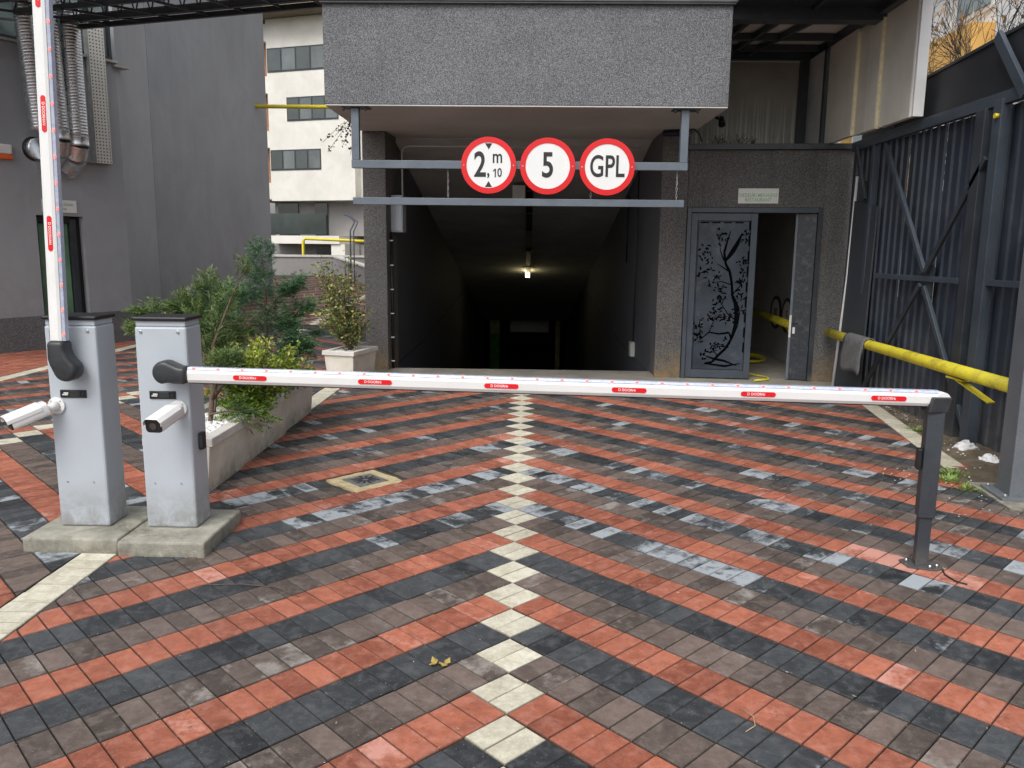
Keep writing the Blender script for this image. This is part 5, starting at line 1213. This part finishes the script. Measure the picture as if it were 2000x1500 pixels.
for k in range(64):
    a = rg.uniform(0, 2*PI); h = rg.uniform(.62, 1.52); w_ = .42*math.sin(min(1, max(.15, (h-.45)/1.15))*PI)**.6*rg.uniform(.4, 1)
    tips.append((-2.20+w_*math.cos(a)+(-.06 if h > 1.0 else 0), 7.42+w_*math.sin(a), h))
leafy('potted_shrub', (-2.12, 7.45, .35), 'loose shrub with small yellow, green and brownish leaves in the rectangular pot', 'shrub', tips, 9, 'potleaf', 44, .050, .028, .006, .055, lambda r, p: r.betavariate(1.6, 2.2))
# ivy hanging behind the canopy
rg = random.Random(2); tips = [(-2.35-rg.random()*.35, 8.9+rg.random()*.2, 3.35-rg.random()*.55) for _ in range(9)]
vi = thing('hanging_vine', (-2.2, 9, 3.4), 'dark trailing vine hanging from behind the left end of the canopy', 'vine'); wd = MB(); lv = MB(); lv.tone = []
for x1, z1 in ((-2.72, 2.90), (-2.62, 3.12), (-2.50, 2.98), (-2.40, 2.86), (-2.78, 3.02), (-2.45, 3.2), (-2.33, 2.98)):
    a = Vector((-2.15, 8.98, 3.42)); c = Vector((x1, 8.95+rg.random()*.1, z1)); m_ = a.lerp(c, .5)+Vector((-.05, 0, .04)); wd.tube([a, m_, c], .003, 3, cap=False)
    for k in range(26):
        f = rg.random(); p = (a.lerp(m_, f*2) if f < .5 else m_.lerp(c, f*2-1))+Vector((rg.gauss(0, .018), rg.gauss(0, .018), rg.gauss(0, .02)))
        leafquad(lv, p, Vector((rg.gauss(0, 1), rg.gauss(0, 1), rg.gauss(-.3, 1))), Vector((rg.gauss(0, 1), 1, rg.gauss(0, 1))), .045, .028, (rg.random(), 0, 0, 1))
wd.build('stems', M['barkdark'], vi); lv.build('leaves', M['vine'], vi)
# ================================================================ litter, weeds, fallen leaves
def crumple(c, r, sx, sy, sz, label, seed):
    rg = random.Random(seed); b = MB(); nu, nv = 16, 9; I = []
    for j in range(nv):
        th = j/(nv-1)*PI/2
        I.append([b.pt((c[0]+r*sx*math.cos(th)*math.cos(2*PI*k/nu)*rg.uniform(.72, 1.25), c[1]+r*sy*math.cos(th)*math.sin(2*PI*k/nu)*rg.uniform(.72, 1.25), c[2]+r*sz*math.sin(th)*rg.uniform(.6, 1.3))) for k in range(nu)])
    for j in range(nv-1):
        for k in range(nu): b.face((I[j][k], I[j][(k+1) % nu], I[j+1][(k+1) % nu], I[j+1][k]))
    tag(b.build('plastic_litter', M['plasticbag']), label, 'litter', 'white litter by the fence')
crumple((3.72, 4.28, .0), .10, 1.0, .8, .7, 'left crumpled white plastic bag on the soil by the fence', 3); crumple((3.70, 3.88, .0), .09, .9, .9, .65, 'right crumpled white plastic bag on the soil, next to the big column', 4)
def weed(c, n, r, label, seed):
    rg = random.Random(seed); b = MB(); b.tone = []
    for k in range(n):
        a = rg.random()*2*PI; q = rg.random()*r; p = Vector((c[0]+q*math.cos(a), c[1]+q*math.sin(a), .0))
        leafquad(b, p, Vector((math.cos(a), math.sin(a), rg.uniform(.2, 1.6))), Vector((0, 0, 1)), rg.uniform(.03, .075), rg.uniform(.006, .022), (rg.random(), 0, 0, 1))
    tag(b.build('weed', M['weed']), label, 'weed', 'weeds along the soil strip')
weed((3.10, 3.33, 0), 60, .07, 'leafy green weed growing in the red paver row left of the pad', 1); weed((3.22, 3.50, 0), 70, .09, 'grassy weed at the lower tip of the soil strip', 2); weed((3.12, 3.12, 0), 40, .06, 'low weed touching the corner of the concrete pad', 3); weed((3.66, 5.0, 0), 40, .08, 'dry weed at the foot of the fence posts', 4)
b = MB(); b.tone = []
for k in range(2600):
    n_ = rnd.randint(-8, 26); sd_ = rnd.choice((-1, 1)); q_ = rnd.random()*rnd.choice((30, 45))*.1*D
    x = sd_*q_; y = n_*S-q_
    if rnd.random() < .5:
        k_ = round(q_/(.1*D)); x = sd_*(k_*.1*D+rnd.random()*.1414); y = n_*S-k_*.1*D+abs(abs(x)-k_*.1*D)
    if x < -2.05 or x > 3.4 or y < -.1 or y > 7.4: continue
    a = rnd.random()*PI*2; x += rnd.gauss(0, .004); y += rnd.gauss(0, .004)
    leafquad(b, Vector((x, y, .0015)), Vector((math.cos(a), math.sin(a), .2)), Vector((0, 0, 1)), rnd.uniform(.003, .009), rnd.uniform(.002, .005), (rnd.random(), 0, 0, 1))
for k in range(160):
    x = rnd.uniform(-2.0, 3.6); y = rnd.uniform(.1, 7.5); a = rnd.random()*PI*2
    leafquad(b, Vector((x, y, .003)), Vector((math.cos(a), math.sin(a), .12)), Vector((0, 0, 1)), rnd.uniform(.008, .022), rnd.uniform(.004, .010), (rnd.random(), 0, 0, 1))
tag(b.build('debris', M['crumbs']), 'scattered crumbs of dry leaf on the paving', 'debris', kind='stuff')
fl_ = MB(); fl_.tone = []
for dx, dy, a in ((-.03, 0, .3), (.0, .01, 2.2), (.03, .005, 1.0), (.045, .0, 3.2), (.02, .02, 4.4), (-.02, .015, 5.1)): leafquad(fl_, Vector((-.285+dx, .60+dy, .006)), Vector((math.cos(a), math.sin(a), .4)), Vector((0, 0, 1)), .04, .03, (.9, 0, 0, 1))
tag(fl_.build('fallen_leaf', leafmat('yellowed_leaf', [(.4, .28, .07), (.5, .36, .1)])), 'curled yellow fallen leaf on the joint below the left black band', 'leaf')
tw = MB(); tw.tube([(-1.0, 1.20, .004), (-1.14, 1.30, .005), (-1.32, 1.33, .004), (-1.5, 1.31, .004)], .0022, 4); tag(tw.build('thin_twig', M['bark']), 'thin brown twig lying right of the concrete bases', 'twig')
tw = MB(); tw.tube([(.82, .20, .004), (.86, .23, .008), (.87, .29, .006), (.84, .34, .004)], .0018, 4); tag(tw.build('dry_stalk', M['cream']), 'pale dry stalk lying on the brown pavers at the bottom right', 'twig')
cb = MB(); cb.tube([(2.22, 1.66, .006), (2.20, 1.60, .006), (2.21, 1.52, .006), (2.25, 1.48, .006)], .004, 6); tag(cb.build('cable_end', M['black']), 'short black cable end by the base of the rest post', 'cable')
b = MB()
for k in range(150):
    y = rnd.uniform(2.75, 7.4); x0 = (border_line(y)+.2) if y > 3.75 else 3.2; x = rnd.uniform(x0, min(x0+.6, 3.88)); r = rnd.uniform(.003, .009); rock(b, (x, y, .01), r*1.3, r, r*.7, rnd.random()*PI, rnd.randint(0, 3))
for k in range(60):
    r = rnd.uniform(.003, .006); rock(b, (rnd.uniform(2.7, 3.3), rnd.uniform(2.5, 3.7), .004), r*1.3, r, r*.6, rnd.random()*PI, rnd.randint(0, 3))
tag(b.build('loose_stones', M['planterw']), 'small pale stones strewn over the soil strip', 'stones', kind='stuff')
